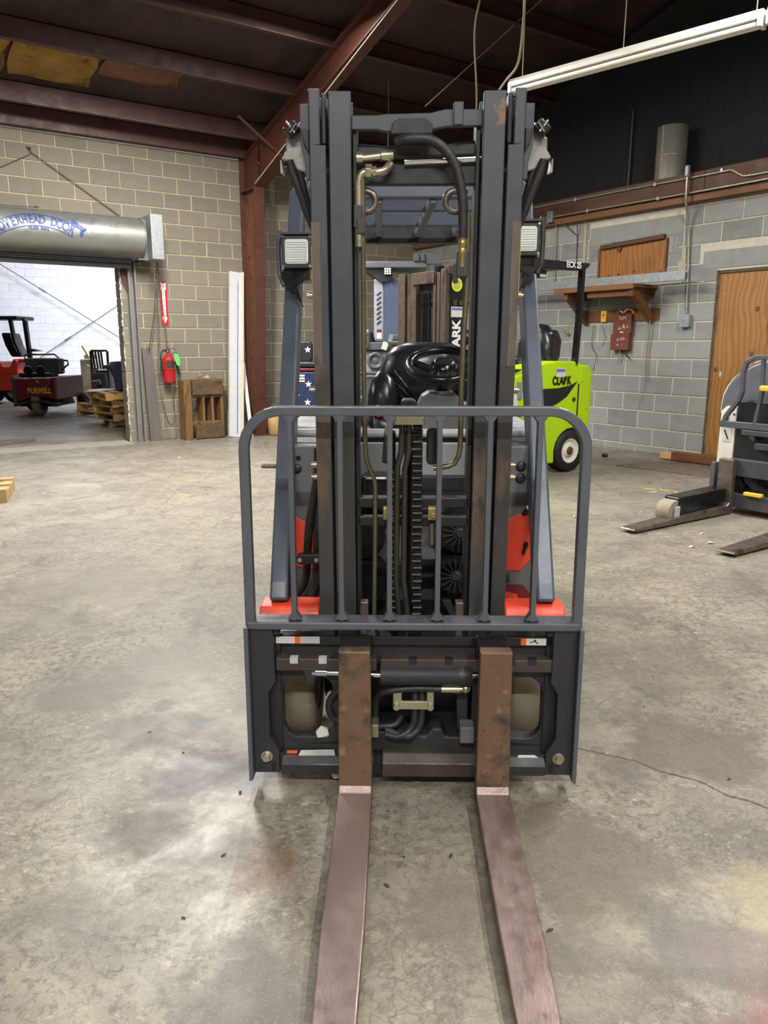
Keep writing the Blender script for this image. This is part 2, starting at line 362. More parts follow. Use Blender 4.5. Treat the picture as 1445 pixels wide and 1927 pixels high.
    def ball(s, c, r, n=14, m=9):
        r = (r, r, r) if not isinstance(r, (tuple, list)) else r; c = Vector(c); vs = []
        for i in range(m + 1):
            t = PI * i / m
            vs += [c + Vector((r[0] * math.sin(t) * math.cos(2 * PI * k / n), r[1] * math.sin(t) * math.sin(2 * PI * k / n), r[2] * math.cos(t))) for k in range(n)]
        return s.add(vs, [(i * n + k, (i + 1) * n + k, (i + 1) * n + (k + 1) % n, i * n + (k + 1) % n) for i in range(m) for k in range(n)], True)
    def build(s, name, m, parent=None, loc=(0, 0, 0), rot=(0, 0, 0), bevel=0, seg=2, sub=0):
        me = bpy.data.meshes.new(name); me.from_pydata(s.v, [], s.f); me.update()
        me.polygons.foreach_set('use_smooth', s.sm)
        if bevel or sub:
            b = bmesh.new(); b.from_mesh(me); bmesh.ops.remove_doubles(b, verts=b.verts, dist=1e-5)
            bmesh.ops.recalc_face_normals(b, faces=b.faces); b.to_mesh(me); b.free()
        else:
            b = bmesh.new(); b.from_mesh(me); bmesh.ops.recalc_face_normals(b, faces=b.faces); b.to_mesh(me); b.free()
        me.materials.append(MATS[m] if isinstance(m, str) else m)
        o = bpy.data.objects.new(name, me); COL.objects.link(o)
        o.location = loc; o.rotation_euler = [rad(a) for a in rot]
        if parent: o.parent = parent
        if bevel:
            md = o.modifiers.new('bevel', 'BEVEL'); md.width = bevel; md.segments = seg; md.limit_method = 'ANGLE'; md.angle_limit = rad(35); md.harden_normals = False
        if sub:
            md = o.modifiers.new('sub', 'SUBSURF'); md.levels = sub; md.render_levels = sub
            me.polygons.foreach_set('use_smooth', [True] * len(me.polygons))
        return o
def thing(name, label, cat, loc=(0, 0, 0), rotz=0, group=None):
    o = bpy.data.objects.new(name, None); COL.objects.link(o); o.empty_display_size = .1
    o.location = loc; o.rotation_euler = (0, 0, rad(rotz)); return tag(o, label, cat, group)
def tag(o, label, cat, group=None):
    o['label'] = label; o['category'] = cat
    if group: o['group'] = group
    return o
def struct(o): o['kind'] = 'structure'; return o
def stuff(o): o['kind'] = 'stuff'; return o
def copy_tree(o, parent=None):
    c = o.copy(); COL.objects.link(c); c.parent = parent
    for ch in list(o.children): copy_tree(ch, c)
    return c
def text_mesh(txt, size, depth=.002, bold=0, align='CENTER'):
    cu = bpy.data.curves.new('t', 'FONT'); cu.body = txt; cu.size = size; cu.extrude = depth; cu.align_x = align; cu.align_y = 'CENTER'; cu.offset = bold
    o = bpy.data.objects.new('t', cu); COL.objects.link(o)
    dg = bpy.context.evaluated_depsgraph_get(); me = bpy.data.meshes.new_from_object(o.evaluated_get(dg))
    bpy.data.objects.remove(o); bpy.data.curves.remove(cu); return me
def lettering(name, txt, size, m, parent, loc, rot=(90, 0, 0), sx=1, bold=0, depth=.0015, kind_label=None):
    me = text_mesh(txt, size, depth, bold); me.materials.append(MATS[m])
    o = bpy.data.objects.new(name, me); COL.objects.link(o); o.parent = parent
    o.location = loc; o.rotation_euler = [rad(a) for a in rot]; o.scale = (sx, 1, 1)
    if kind_label: o['label'] = kind_label
    return o
def rrect(x0, x1, z0, z1, r, n=4):
    pts = []
    for cx, cz, a0 in ((x1 - r, z0 + r, -90), (x1 - r, z1 - r, 0), (x0 + r, z1 - r, 90), (x0 + r, z0 + r, 180)):
        pts += [(cx + r * math.cos(rad(a0 + 90 * i / n)), cz + r * math.sin(rad(a0 + 90 * i / n))) for i in range(n + 1)]
    return pts
def rect_like(x0, x1, z0, z1, ref):
    """outline of a rectangle with one point for each point of ref (for plates with a hole)"""
    cx = (min(p[0] for p in ref) + max(p[0] for p in ref)) / 2; cz = (min(p[1] for p in ref) + max(p[1] for p in ref)) / 2
    n = len(ref) // 4; out = []
    cs = ((x1, z0), (x1, z1), (x0, z1), (x0, z0))
    for q in range(4): out += [cs[q]] * n
    # spread the duplicated corner points a little along the sides so that no face is degenerate
    for i, p in enumerate(ref):
        q = i // n; k = (i % n) / (n - 1) - .5
        c = list(cs[q]); e = .3
        if q in (0, 2):
            if k < 0: c[0] += (cx - c[0]) * -k * e
            else: c[1] += (cz - c[1]) * k * e
        else:
            if k < 0: c[1] += (cz - c[1]) * -k * e
            else: c[0] += (cx - c[0]) * k * e
        out[i] = tuple(c)
    return out
def arc(c, r, a0, a1, n, plane='xz', t=0):
    out = []
    for i in range(n + 1):
        a = rad(a0 + (a1 - a0) * i / n); u, v = c[0] + r * math.cos(a), c[1] + r * math.sin(a)
        out.append({'xz': (u, t, v), 'yz': (t, u, v), 'xy': (u, v, t)}[plane])
    return out
def smooth_path(pts, n=6):
    """Catmull-Rom through the points"""
    P = [Vector(p) for p in pts]; P = [P[0] * 2 - P[1]] + P + [P[-1] * 2 - P[-2]]; out = []
    for i in range(1, len(P) - 2):
        for k in range(n):
            t = k / n; a, b, c, d = P[i - 1:i + 3]
            out.append(.5 * ((2 * b) + (c - a) * t + (2 * a - 5 * b + 4 * c - d) * t * t + (3 * b - a - 3 * c + d) * t ** 3))
    out.append(P[-2]); return out
def wheel(parent, c, r, w, hub=.55, tyre='rubber', rim='wheel_cream', axis=(0, 1, 0), name='wheel'):
    """tyre with rounded shoulders and a dished rim; c is the centre"""
    a = Vector(axis); c = Vector(c)
    t = MB().lathe([(r * hub, -w / 2), (r * .93, -w / 2), (r, -w * .36), (r, w * .36), (r * .93, w / 2), (r * hub, w / 2)], c, a, 28, False).build(name, tyre, parent)
    m = MB()
    for sgn in (-1, 1):
        m.lathe([(r * hub, 0), (r * hub, w * .46), (r * (hub - .06), w * .46), (r * (hub - .12), w * .36), (r * hub * .5, w * .33), (r * hub * .48, w * .42), (r * .12, w * .42)], c, a * sgn, 24)
    m.build('rim', rim, t); return t

# ------------------------------------------------------------------ the setting
CORNER = Vector((0.5262, 12.8884, 0))
ROT_L, ROT_R = 34.5, -55.5       # left block wall (x right along it, y into it) and right block wall (x towards the viewer, y into it)
FRAME_L = Matrix.Translation(CORNER) @ Matrix.Rotation(rad(ROT_L), 4, 'Z')
FRAME_R = Matrix.Translation(CORNER) @ Matrix.Rotation(rad(ROT_R), 4, 'Z')
def LW(x, y, z=0): return FRAME_L @ Vector((x, y, z))
def RW(x, y, z=0): return FRAME_R @ Vector((x, y, z))

fl = struct(MB().box(-16, 9, -6, 30, -.2, 0).build('floor', 'concrete'))
m = MB()
pts = [(0.609, 2.236), (0.65, 2.213), (0.709, 2.184), (0.767, 2.159), (0.815, 2.107), (0.873, 2.069), (0.93, 2.035), (0.978, 1.967), (1.037, 1.93), (1.087, 1.883)]
for i in range(len(pts) - 1):
    a, b = Vector(pts[i]), Vector(pts[i + 1])
    for k in range(4):
        p = a.lerp(b, k / 4) + Vector((0, random.uniform(-.006, .006))); q = a.lerp(b, (k + 1) / 4) + Vector((0, random.uniform(-.004, .004)))
        w = random.uniform(.002, .006); m.add([(p.x, p.y - w, .0012), (q.x, q.y - w, .0012), (q.x, q.y + w, .0012), (p.x, p.y + w, .0012)], [(0, 1, 2, 3)])
m.build('crack', 'crack_dark', fl)
m = MB()
for (p, q, w) in (((2.324, 6.759), (2.448, 6.733), .05), ((2.429, 6.733), (2.552, 6.631), .035), ((2.543, 6.656), (2.557, 6.459), .03), ((2.312, 6.581), (2.412, 6.656), .03), ((2.557, 6.483), (2.517, 6.25), .025)):
    a, b = Vector(p), Vector(q); d = (b - a).normalized(); e = Vector((-d.y, d.x)) * w / 2
    m.prism([a - e * .6, (a + b) / 2 - e, b - e * .4, b + e * .4, (a + b) / 2 + e * .7, a + e], 'z', .0008, .0022)
m.build('paint_mark', 'yellow_mark', fl)
# concrete sill of the door opening, a joint that shows as a pale strip
sl = MB().box(-9, -4.75, -.28, .22, -.05, .004).build('threshold', 'joint_grey', fl); sl.matrix_world = FRAME_L

def block_wall(parent, mname, mort, s0, s1, z0, z1, px, pz, ph, zph, holes=(), y0=0., th=.2, gap=.012, limit=300, skip=None, proud=.007, seed=1):
    """running bond: every block a part of the wall, set proud of the mortar"""
    rnd = random.Random(seed); cache = {}; cnt = 0; rest = MB()
    k = int(math.floor((z0 - zph) / pz))
    while zph + k * pz < z1 - .01:
        a, b = max(z0, zph + k * pz), min(z1, zph + (k + 1) * pz); off = ph + (k % 2) * px / 2
        j = int(math.floor((s0 - off) / px))
        while off + j * px < s1 - .01:
            segs = [(max(s0, off + j * px), min(s1, off + (j + 1) * px))]; j += 1
            zm = (a + b) / 2
            for hx0, hx1, hz0, hz1 in holes:
                if hz0 < zm < hz1:
                    ns = []
                    for p, q in segs:
                        if q <= hx0 or p >= hx1: ns.append((p, q)); continue
                        if p < hx0: ns.append((p, hx0))
                        if q > hx1: ns.append((hx1, q))
                    segs = ns
            for p, q in segs:
                w, h = round(q - p - gap, 3), round(b - a - gap, 3)
                if w < .03 or h < .03: continue
                cx, cz = (p + q) / 2, (a + b) / 2
                if skip and skip(cx, cz): rest.box(cx - w / 2, cx + w / 2, y0 - proud, y0 + .02, cz - h / 2, cz + h / 2); continue
                if (w, h) not in cache:
                    c = .006; me = MB(); d = .03
                    me.add([(-w / 2, d, -h / 2), (w / 2, d, -h / 2), (w / 2, d, h / 2), (-w / 2, d, h / 2),
                            (-w / 2, c - .004, -h / 2), (w / 2, c - .004, -h / 2), (w / 2, c - .004, h / 2), (-w / 2, c - .004, h / 2),
                            (-w / 2 + c, -.004, -h / 2 + c), (w / 2 - c, -.004, -h / 2 + c), (w / 2 - c, -.004, h / 2 - c), (-w / 2 + c, -.004, h / 2 - c)],
                           [(8, 9, 10, 11), (4, 5, 9, 8), (5, 6, 10, 9), (6, 7, 11, 10), (7, 4, 8, 11), (0, 1, 5, 4), (1, 2, 6, 5), (2, 3, 7, 6), (3, 0, 4, 7)])
                    me2 = bpy.data.meshes.new('block'); me2.from_pydata(me.v, [], me.f); me2.materials.append(MATS[mname]); cache[(w, h)] = me2
                o = bpy.data.objects.new('block', cache[(w, h)]); COL.objects.link(o); o.parent = parent
                o.location = (cx + rnd.uniform(-.002, .002), y0 - proud + .004 + rnd.uniform(-.002, .002), cz); cnt += 1
        k += 1
    if rest.v: stuff(rest.build('block_courses', mname, parent))
    return cnt

# left block wall with the rolling-door opening
OP0, OP1, OPZ = -8.4, -4.72, 2.24
m = MB().box(OP1, .25, 0, .2, 0, 3.7).box(-13, OP0, 0, .2, 0, 3.7).box(OP0, OP1, 0, .2, OPZ, 3.7)
wl = struct(m.build('wall_left', 'mortar_tan', None, CORNER, (0, 0, ROT_L)))
n1 = block_wall(wl, 'block_tan', None, -12.5, .0, 0, 3.7, .367, .189, .129, .156, [(OP0, OP1, -1, OPZ)], skip=lambda x, z: x < -6.75 or x > -.3)
# jamb blocks seen end-on, with ragged mortar beads
for k in range(12):
    z = .156 - .189 + .189 * k
    z0b, z1b = max(z, 0) + .008, min(z + .189, OPZ) - .008
    if z1b - z0b > .05: MB().box(OP1 - .012, OP1 + .03, .008, .192, z0b, z1b).build('jamb_block', 'block_tan', wl, bevel=.006)
m = MB()
for k in range(60):
    z = k * OPZ / 60; 
    if random.random() < .6: m.ball((OP1 - .008 + random.uniform(-.006, .006), random.uniform(0, .006), z + .018), (.01 * random.uniform(.5, 1.2), .008, .026), 6, 4)
m.build('mortar_bead', 'mortar_white', wl)
# dark red eave strut over the wall
MB().bar([(-13, -.08, 3.72), (.2, -.08, 3.72)], .12, .02).bar([(-13, -.135, 3.82), (.2, -.135, 3.82)], .012, .2).bar([(-13, -.08, 3.92), (.2, -.08, 3.92)], .12, .014).build('eave_strut', 'purlin_red', wl)
# right block wall: long lintels over the boarded window and the boarded door, otherwise running bond
DR0, DR1, DRZ = 5.34, 6.4, 2.03
m = MB().box(-.2, DR0, 0, .2, 0, 3.05).box(DR1, 11, 0, .2, 0, 3.05).box(DR0, DR1, 0, .2, DRZ, 3.05)
wr = struct(m.build('wall_right', 'mortar_grey', None, CORNER, (0, 0, ROT_R)))
lint = [(3.55, 4.87, 2.452, 2.652), (5.13, 6.7, 2.05, 2.235)]
holes = [(DR0, DR1, -1, DRZ), (3.73, 4.68, 2.05, 2.44)] + lint
block_wall(wr, 'block_grey', None, .0, 10.8, 0, 2.9, .448, .2025, .395, -.1125, holes, skip=lambda x, z: x > 6.9, seed=2)
for a, b, c, d in lint: MB().box(a + .01, b - .01, -.008, .03, c, d).build('lintel', 'block_grey', wr, bevel=.006)
for a, b, c, d in ((3.56, 3.63, 2.26, 2.44), (3.645, 3.69, 2.26, 2.44), (4.70, 4.755, 2.26, 2.44), (4.77, 4.81, 2.26, 2.44)): MB().box(a, b, -.012, .03, c, d).build('brick', 'block_grey', wr, bevel=.004)
MB().prism([(4.84, 2.05), (4.93, 2.05), (4.95, 2.12), (4.92, 2.14), (4.93, 2.2), (4.9, 2.25), (4.87, 2.17), (4.83, 2.14)], 'y', -.014, -.006).build('mortar_patch', 'mortar_tan', wr)
MB().bar([(4.905, -.012, 1.95), (4.9, -.012, 2.3)], .05, .006, (0, 1, 0)).bar([(3.48, -.012, 2.1), (3.48, -.012, 2.95)], .04, .006, (0, 1, 0)).build('mortar_smear', 'mortar_tan', wr)
# upper gable wall, set back above the beam; its shade is put into the colours
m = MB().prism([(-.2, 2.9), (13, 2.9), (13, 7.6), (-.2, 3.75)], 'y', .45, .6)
wu = struct(m.build('wall_gable', 'mortar_shaded', None, CORNER, (0, 0, ROT_R)))
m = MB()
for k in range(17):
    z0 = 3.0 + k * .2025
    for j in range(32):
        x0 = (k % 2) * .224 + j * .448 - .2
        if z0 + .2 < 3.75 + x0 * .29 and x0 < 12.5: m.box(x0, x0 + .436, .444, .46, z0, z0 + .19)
stuff(m.build('block_courses', 'block_shaded', wu))
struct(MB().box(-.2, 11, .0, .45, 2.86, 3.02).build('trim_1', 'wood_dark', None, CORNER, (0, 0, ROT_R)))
# walls outside the frame that close the hall
struct(MB().box(-13.2, -13, -13, .2, 0, 7.5).build('wall_side', 'block_tan', None, CORNER, (0, 0, ROT_L)))
struct(MB().box(-13, .6, -14.4, -14.2, 0, 8).build('wall_rear', 'block_tan', None, CORNER, (0, 0, ROT_L)))
# roof: sheet, purlins, rafter frame
def zr(v): return 3.93 + .29 * v
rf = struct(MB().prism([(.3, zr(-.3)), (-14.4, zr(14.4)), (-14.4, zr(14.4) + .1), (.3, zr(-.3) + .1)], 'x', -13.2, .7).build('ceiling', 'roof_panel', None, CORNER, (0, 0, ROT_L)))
def purlin(v):
    z = zr(v) - .02; m = MB()
    m.box(-13, .5, -v - .006, -v + .006, z - .2, z).box(-13, .5, -v - .07, -v + .006, z - .212, z - .2).box(-13, .5, -v, -v + .07, z - .01, z + .002)
    return m.build('purlin', 'purlin_red', rf)
for v in (.5, 1.5, 2.4, 3.4, 4.4, 5.4, 6.4, 7.4, 8.4): purlin(v)
# drooping insulation facing, torn amber patches between two purlins
for (x0, x1, v0, v1) in ((-6.75, -6.0, .62, 1.3), (-5.95, -5.1, .64, 1.36), (-5.05, -4.2, .9, 1.3)):
    n = 7; m = MB(); vs = []
    for i in range(n + 1):
        for j in range(5):
            x = x0 + (x1 - x0) * i / n; v = v0 + (v1 - v0) * j / 4
            vs.append((x + random.uniform(-.03, .03), -v, zr(v) - .015 - .1 * math.sin(PI * i / n) * math.sin(PI * j / 4) - random.uniform(0, .02)))
    m.add(vs, [(i * 5 + j, i * 5 + j + 1, (i + 1) * 5 + j + 1, (i + 1) * 5 + j) for i in range(n) for j in range(4)], True)
    m.build('insulation_patch', 'insulation' if x0 < -5.2 else 'column_rust', rf)
m = MB()   # pinholes of daylight in an old roof panel
for k in range(60):
    t = random.random(); r_ = random.randint(0, 3)
    p = Vector((2.145, 10.463, 5.2)).lerp(Vector((2.427, 10.078, 5.2)), t) + Vector((.09 * r_ + random.uniform(-.01, .01), .22 * r_, .01 * r_))
    if random.random() < .75: m.ball(p, random.choice((.006, .008, .012)), 5, 3)
mat('daylight', (120, 230, 220), .5, emit=((130, 235, 225), 1.2))
stuff(m.build('daylight_pinholes', 'daylight', None)); 
bpy.data.objects['daylight_pinholes'].parent = rf
bpy.data.objects['daylight_pinholes'].matrix_parent_inverse = (Matrix.Translation(CORNER) @ Matrix.Rotation(rad(ROT_L), 4, 'Z')).inverted()

col = thing('steel_column', 'dark red tapered steel I-column with rusty web against the block wall', 'column', LW(-2.96, 0), ROT_L)
CW = .076
MB().prism([(-.02, 0), (-.02, 3.75), (-.035, 3.75), (-.035, 0)], 'x', -CW, CW).build('rear_flange', 'column_red', col)
MB().prism([(-.035, 0), (-.035, 3.7), (-.45, 3.7), (-.45, 3.25), (-.27, 0)], 'x', -.006, .006).build('web', 'column_rust', col)
MB().prism([(-.27, 0), (-.45, 3.3), (-.468, 3.3), (-.288, 0)], 'x', -CW, CW).build('front_flange', 'column_red', col)
MB().box(-CW, CW, -.45, -.03, 3.28, 3.3).build('stiffener', 'column_red', col)
MB().box(-.14, .14, -.34, .0, 0, .018).build('base_plate', 'column_red', col)
MB().prism([(-.035, 3.3), (-.035, 3.88), (-.45, 4.0), (-.45, 3.3)], 'x', -.007, .007).build('haunch_web', 'column_red', col)
ra = thing('roof_rafter', 'dark red steel rafter rising from the column to the upper right', 'beam', LW(-2.93, -.45, 3.3), ROT_L)
V1 = 9.0; zt = lambda v: zr(v) - .24 - 3.3
MB().prism([(0, 0), (0, zt(.45)), (-V1, zt(V1 + .45)), (-V1, zt(V1 + .45) - .2), (-1.6, zt(2.05) - .3)], 'x', -.006, .006).build('web', 'column_red', ra)
MB().bar([(0, 0, .0), (0, -1.6, zt(2.05) - .3), (0, -V1, zt(V1 + .45) - .2)], .17, .016).build('bottom_flange', 'column_red', ra)
MB().bar([(0, .45, zt(0)), (0, -V1, zt(V1 + .45))], .17, .016).build('top_flange', 'column_red', ra)
MB().bar([(-.05, -.7, .25), (-.62, -.72, .62)], .05, .008).build('flange_brace', 'column_red', ra)
# ------------------------------------------------------------------ rolling door and things on the left wall
rd = thing('rolling_door', 'grey metal rolling door hood over the wide opening with blue lettering', 'door', LW(OP1, 0), ROT_L); rd['kind'] = 'structure'; rd.name = 'door_1'
HX0, HX1, HZ, HR = -4.0, .20, 2.55, .23       # hood from left to right (local x, 0 = jamb), its axis height and radius
HY = -.26
prof = [(.0, 2.80), (-.26, 2.80)] + [(HY - HR * math.sin(rad(a)), HZ + HR * math.cos(rad(a))) for a in range(10, 171, 10)] + [(-.2, 2.30), (.0, 2.30)]
MB().prism(prof, 'x', HX0, HX1, True).build('hood', 'hood_metal', rd)
MB().prism([(y * 1.03 - .002, HZ + (z - HZ) * 1.03) for y, z in prof], 'x', HX1, HX1 + .012).build('hood_end', 'hood_metal', rd, bevel=.003)
MB().box(HX0, .1, -.2, -.05, 2.26, 2.3).box(HX0, .1, -.23, -.2, 2.28, 2.3).build('lintel_angle', 'dark_metal', rd, bevel=.003)
MB().box(HX0, .1, -.16, -.12, 2.2, 2.27).build('bottom_bar', 'black_paint', rd, bevel=.003)
for k in range(3): MB().box(HX0, .06, -.13 + .012 * (k % 2), -.118 + .012 * (k % 2), 2.275 + .02 * k, 2.293 + .02 * k).build('slat', 'dark_metal', rd)
MB().prism([(.27, 2.3), (.42, 2.3), (.42, 2.83), (.27, 2.83)], 'y', -.50, -.12).build('gear_cover', 'galvanized', rd, bevel=.004)
MB().prism([(.15, 2.30), (.27, 2.30), (.27, 2.60)], 'y', -.3, -.02).box(.2, .27, -.2, 0, 2.3, 2.8).build('end_bracket', 'galvanized', rd, bevel=.003)
MB().box(.075, .10, -.085, 0, 0, 2.3).box(.155, .18, -.085, 0, 0, 2.3).box(.10, .155, -.02, 0, 0, 2.3).box(.06, .2, -.012, -.002, 0, 2.3).build('guide_rail', 'rail_grey', rd, bevel=.003)
for k in range(5): MB().cyl((.19, -.012, .25 + .45 * k), (.19, -.024, .25 + .45 * k), .011, n=6).build('bolt', 'zinc', rd)
MB().prism([(-.0, 2.24), (.075, 2.24), (.075, 1.9), (.01, 2.05)], 'y', -.02, .21).build('torn_flashing', 'column_red', rd)
MB().tube([(-1.6, -.36, 2.79), (-1.2, -.365, 2.797), (-1.02, -.37, 2.80)], .006, 6).ball((-1.0, -.37, 2.805), (.03, .014, .014), 8, 6).build('old_latch', 'dark_metal', rd)
# arched lettering wrapped round the hood
def on_hood(x, s, off=.004):
    a = s / HR + rad(62)          # s: arc length up from the reference line
    a2 = rad(124) - a
    return (x, HY - (HR + off) * math.sin(a2), HZ + (HR + off) * math.cos(a2))
def wrap(name, verts2, faces, m):
    mb = MB(); mb.add([on_hood(x, s) for x, s in verts2], faces); return mb.build(name, m, rd)
XC, SPAN = -1.02, .42          # arch centre and half width
def arch(t): return -.005 - .125 * t * t
def put_text(txt, x0, x1, size, base, m='blue_print'):
    n = len(txt)
    for i, ch in enumerate(txt):
        if ch == ' ': continue
        me = text_mesh(ch, size, 0, .0045); t = ((x0 + (x1 - x0) * (i + .5) / n) - XC) / SPAN
        xc = XC + t * SPAN; sl = math.atan2(-.25 * t, SPAN); vs = []
        for v in me.vertices:
            q = Vector((v.co.x * .66, v.co.y)); q = Vector((q.x * math.cos(sl) - q.y * math.sin(sl), q.x * math.sin(sl) + q.y * math.cos(sl)))
            vs.append((xc + q.x, base(t) + q.y))
        wrap('letter', vs, [tuple(p.vertices) for p in me.polygons], m); bpy.data.meshes.remove(me)
put_text('OVERHEAD DOOR', XC - .42, XC + .39, .15, arch)
put_text('TRADE MARK', XC - .11, XC + .11, .04, lambda t: -.105 - .04 * t * t)
for d in (.074, -.072):
    vs, fs = [], []
    for i in range(25):
        t = -1.02 + 1.9 * i / 24; vs += [(XC + t * SPAN, arch(t) + d - .006), (XC + t * SPAN, arch(t) + d + .006)]
    wrap('arch_line', vs, [(2 * i, 2 * i + 2, 2 * i + 3, 2 * i + 1) for i in range(24)], 'blue_print')
wrap('arrow_head', [(XC + .37, .02), (XC + .40, .04), (XC + .44, -.02), (XC + .53, -.07), (XC + .47, -.17), (XC + .44, -.15), (XC + .46, -.09), (XC + .36, -.04)], [(0, 1, 2, 7), (2, 3, 6, 7), (3, 4, 5, 6)], 'blue_print')
wrap('arrow_tail', [(XC - .43, -.05), (XC - .5, -.03), (XC - .47, -.1), (XC - .52, -.15), (XC - .43, -.16)], [(0, 1, 2), (2, 3, 4), (0, 2, 4)], 'blue_print')
# hand chain of the door: two long strands with loop
ch = thing('pull_chain', 'long looped steel hand chain hanging from the door gear cover', 'chain', LW(OP1 + .40, -.2, 0), ROT_L)
lk = bpy.data.meshes.new('link'); mb = MB().tube([(.011 * math.cos(a), 0, .018 * math.sin(a)) for a in [2 * PI * i / 8 for i in range(8)]], .0042, 5, True)
lk.from_pydata(mb.v, [], mb.f); lk.materials.append(MATS['worn_steel']); lk.polygons.foreach_set('use_smooth', [True] * len(lk.polygons))
pl = smooth_path([(.02, 0, 2.3), (-.005, .0, 2.0), (-.01, .0, 1.6), (-.03, -.02, 1.25), (-.05, -.02, .9), (-.02, -.03, .5), (.03, -.03, .27), (.09, -.03, .22), (.13, -.03, .33), (.115, -.03, .7), (.09, -.02, 1.1), (.07, 0, 1.6), (.04, 0, 2.0), (.03, 0, 2.3)], 40)
acc, last, i = 0, pl[0], 0
for p in pl[1:]:
    acc += (p - last).length; d = (p - last)
    if acc > .028:
        o = bpy.data.objects.new('link', lk); COL.objects.link(o); o.parent = ch; o.location = p
        o.rotation_euler = d.to_track_quat('Z', 'Y').to_euler(); o.rotation_euler.rotate_axis('Z', rad(90 * (i % 2))); acc = 0; i += 1
    last = p
MB().tube([(.0, 0, 2.05), (-.06, .02, 1.6), (-.125, .05, 1.25), (-.14, .06, 1.19)], .006, 6).build('chain_hook_rope', 'wire_dark', ch)
p0 = (-4.521, -0.12, -0.007)
t = thing('steel_plank', 'dark grey plank standing upright against the wall beside the door chain', 'plank', LW(-4.42, -.06), ROT_L)
MB().prism([(-.07, 0), (.09, 0), (.02, 1.22), (-.11, 1.22)], 'y', -.035, .0).build('board', 'plank_grey', t, bevel=.004)
# fire sign and extinguisher
t = thing('extinguisher_sign', 'narrow red sign with white arrow pointing down to the extinguisher', 'sign', LW(-4.175, -.012, 1.515), ROT_L)
MB().box(-.048, .048, -.006, .002, 0, .565).build('panel', 'sign_red', t, bevel=.002)
MB().prism([(-.02, .10), (.02, .10), (.02, .44), (.036, .47), (.036, .55), (0, .53), (-.036, .55), (-.036, .47), (-.02, .44)], 'y', -.008, -.005).prism([(0, .02), (.036, .1), (-.036, .1)], 'y', -.008, -.005).build('arrow', 'white_paint', t)
lettering('lettering', 'FIRE', .026, 'sign_red', t, (0, -.0085, .495), depth=.0006, sx=.9)
for i, c_ in enumerate('EXTINGUISHER'): lettering('letter', c_, .03, 'sign_red', t, (0, -.0085, .425 - .0275 * i), depth=.0006)
t = thing('fire_extinguisher', 'red fire extinguisher with green tag hung on the block wall', 'extinguisher', LW(-4.19, -.1, .76), ROT_L)
MB().lathe([(.04, 0), (.072, .004), (.078, .03), (.078, .31), (.06, .355), (.03, .375), (.026, .40)], (0, 0, 0), n=24).build('cylinder', 'ext_red', t)
MB().lathe([(.0795, 0), (.0795, .012)], (0, 0, .165), n=24).build('band', 'dark_red', t)
MB().lathe([(.028, 0), (.028, .035), (.016, .04), (.016, .06)], (0, 0, .395), n=14).build('valve', 'chrome', t)
MB().bar([(-.02, 0, .44), (.06, -.01, .455), (.10, -.01, .44)], .022, .006).build('lower_lever', 'black_paint', t)
MB().bar([(-.02, 0, .46), (.03, -.01, .475), (.11, -.01, .48)], .02, .006).build('upper_lever', 'sign_red', t)
MB().tube(smooth_path([(-.02, 0, .43), (-.08, -.02, .42), (-.115, -.04, .34), (-.112, -.05, .22), (-.095, -.05, .14)]), .012, 8).build('hose', 'hose_rubber', t)
MB().prism([(.07, .28), (.1, .3), (.14, .12), (.12, .1)], 'y', -.04, -.02).build('nozzle', 'black_paint', t, bevel=.003)
MB().prism([(.05, .39), (.11, .38), (.135, .3), (.125, .22), (.085, .24), (.055, .33)], 'y', -.075, -.07).build('inspection_tag', 'tag_green', t)
a = [rad(v) for v in range(-130, -40, 10)]
MB().add([(.0795 * math.cos(x), .0795 * math.sin(x), z) for x in a for z in (.2, .3)], [(2 * i, 2 * i + 2, 2 * i + 3, 2 * i + 1) for i in range(len(a) - 1)], True).build('label_panel', 'dark_plastic', t)
MB().box(-.06, .06, .07, .1, .1, .14).build('wall_hook', 'dark_metal', t)
# sagging cable and nail on the upper wall
t = thing('wall_cable', 'thin dark cable slanting down the upper block wall to the door hood', 'cable')
MB().tube([LW(-5.7, -.02, 3.52), LW(-5.66, -.03, 3.46), LW(-4.85, -.03, 2.95), LW(-4.68, -.03, 2.84)], .005, 6).tube([LW(-6.1, -.02, 3.2), LW(-5.66, -.03, 3.44)], .004, 6).ball(LW(-5.67, -.02, 3.5), .02, 8, 6).build('cable', 'wire_dark', t)
# upright wooden crate / pallet standing on end, leaning against the wall
t = thing('wooden_skid', 'dark old wooden skid standing on end against the wall', 'pallet', LW(-4.0, -.26), ROT_L + 4)
W0, W1, HH, DP = 0, .52, .80, .17
def brd(n, x0, x1, y0, y1, z0, z1, m): return MB().box(x0, x1, y0, y1, z0, z1).build(n, m, t, bevel=.004)
brd('stringer', W0 - .07, W0 + .035, -.02, DP, 0, HH, 'wood_old'); brd('stringer', .2, .235, 0, DP, .03, HH - .03, 'wood_old')
brd('stringer', .33, .365, 0, DP, .03, HH - .03, 'wood_old'); brd('stringer', .475, .51, 0, DP, 0, HH, 'wood_old')
brd('board', .05, .5, -.03, 0, HH - .2, HH - .01, 'wood_dark'); brd('board', .08, .5, -.03, 0, .01, .2, 'wood_dark')
brd('board', -.02, .54, DP, DP + .02, HH - .16, HH, 'wood_dark'); brd('board', -.02, .54, DP, DP + .02, .0, .16, 'wood_dark'); brd('slat', .02, .5, .02, .06, HH - .24, HH - .2, 'wood_old'); brd('slat', .02, .5, .02, .06, .2, .24, 'wood_old')
MB().prism([(.1, HH), (.45, HH + .015), (.55, HH - .0), (.52, HH - .02), (.1, HH - .01)], 'y', .0, .14).prism([(.5, HH - .05), (.58, HH - .12), (.56, HH - .16), (.5, HH - .14)], 'y', .02, .05).build('split_board', 'wood_old', t)
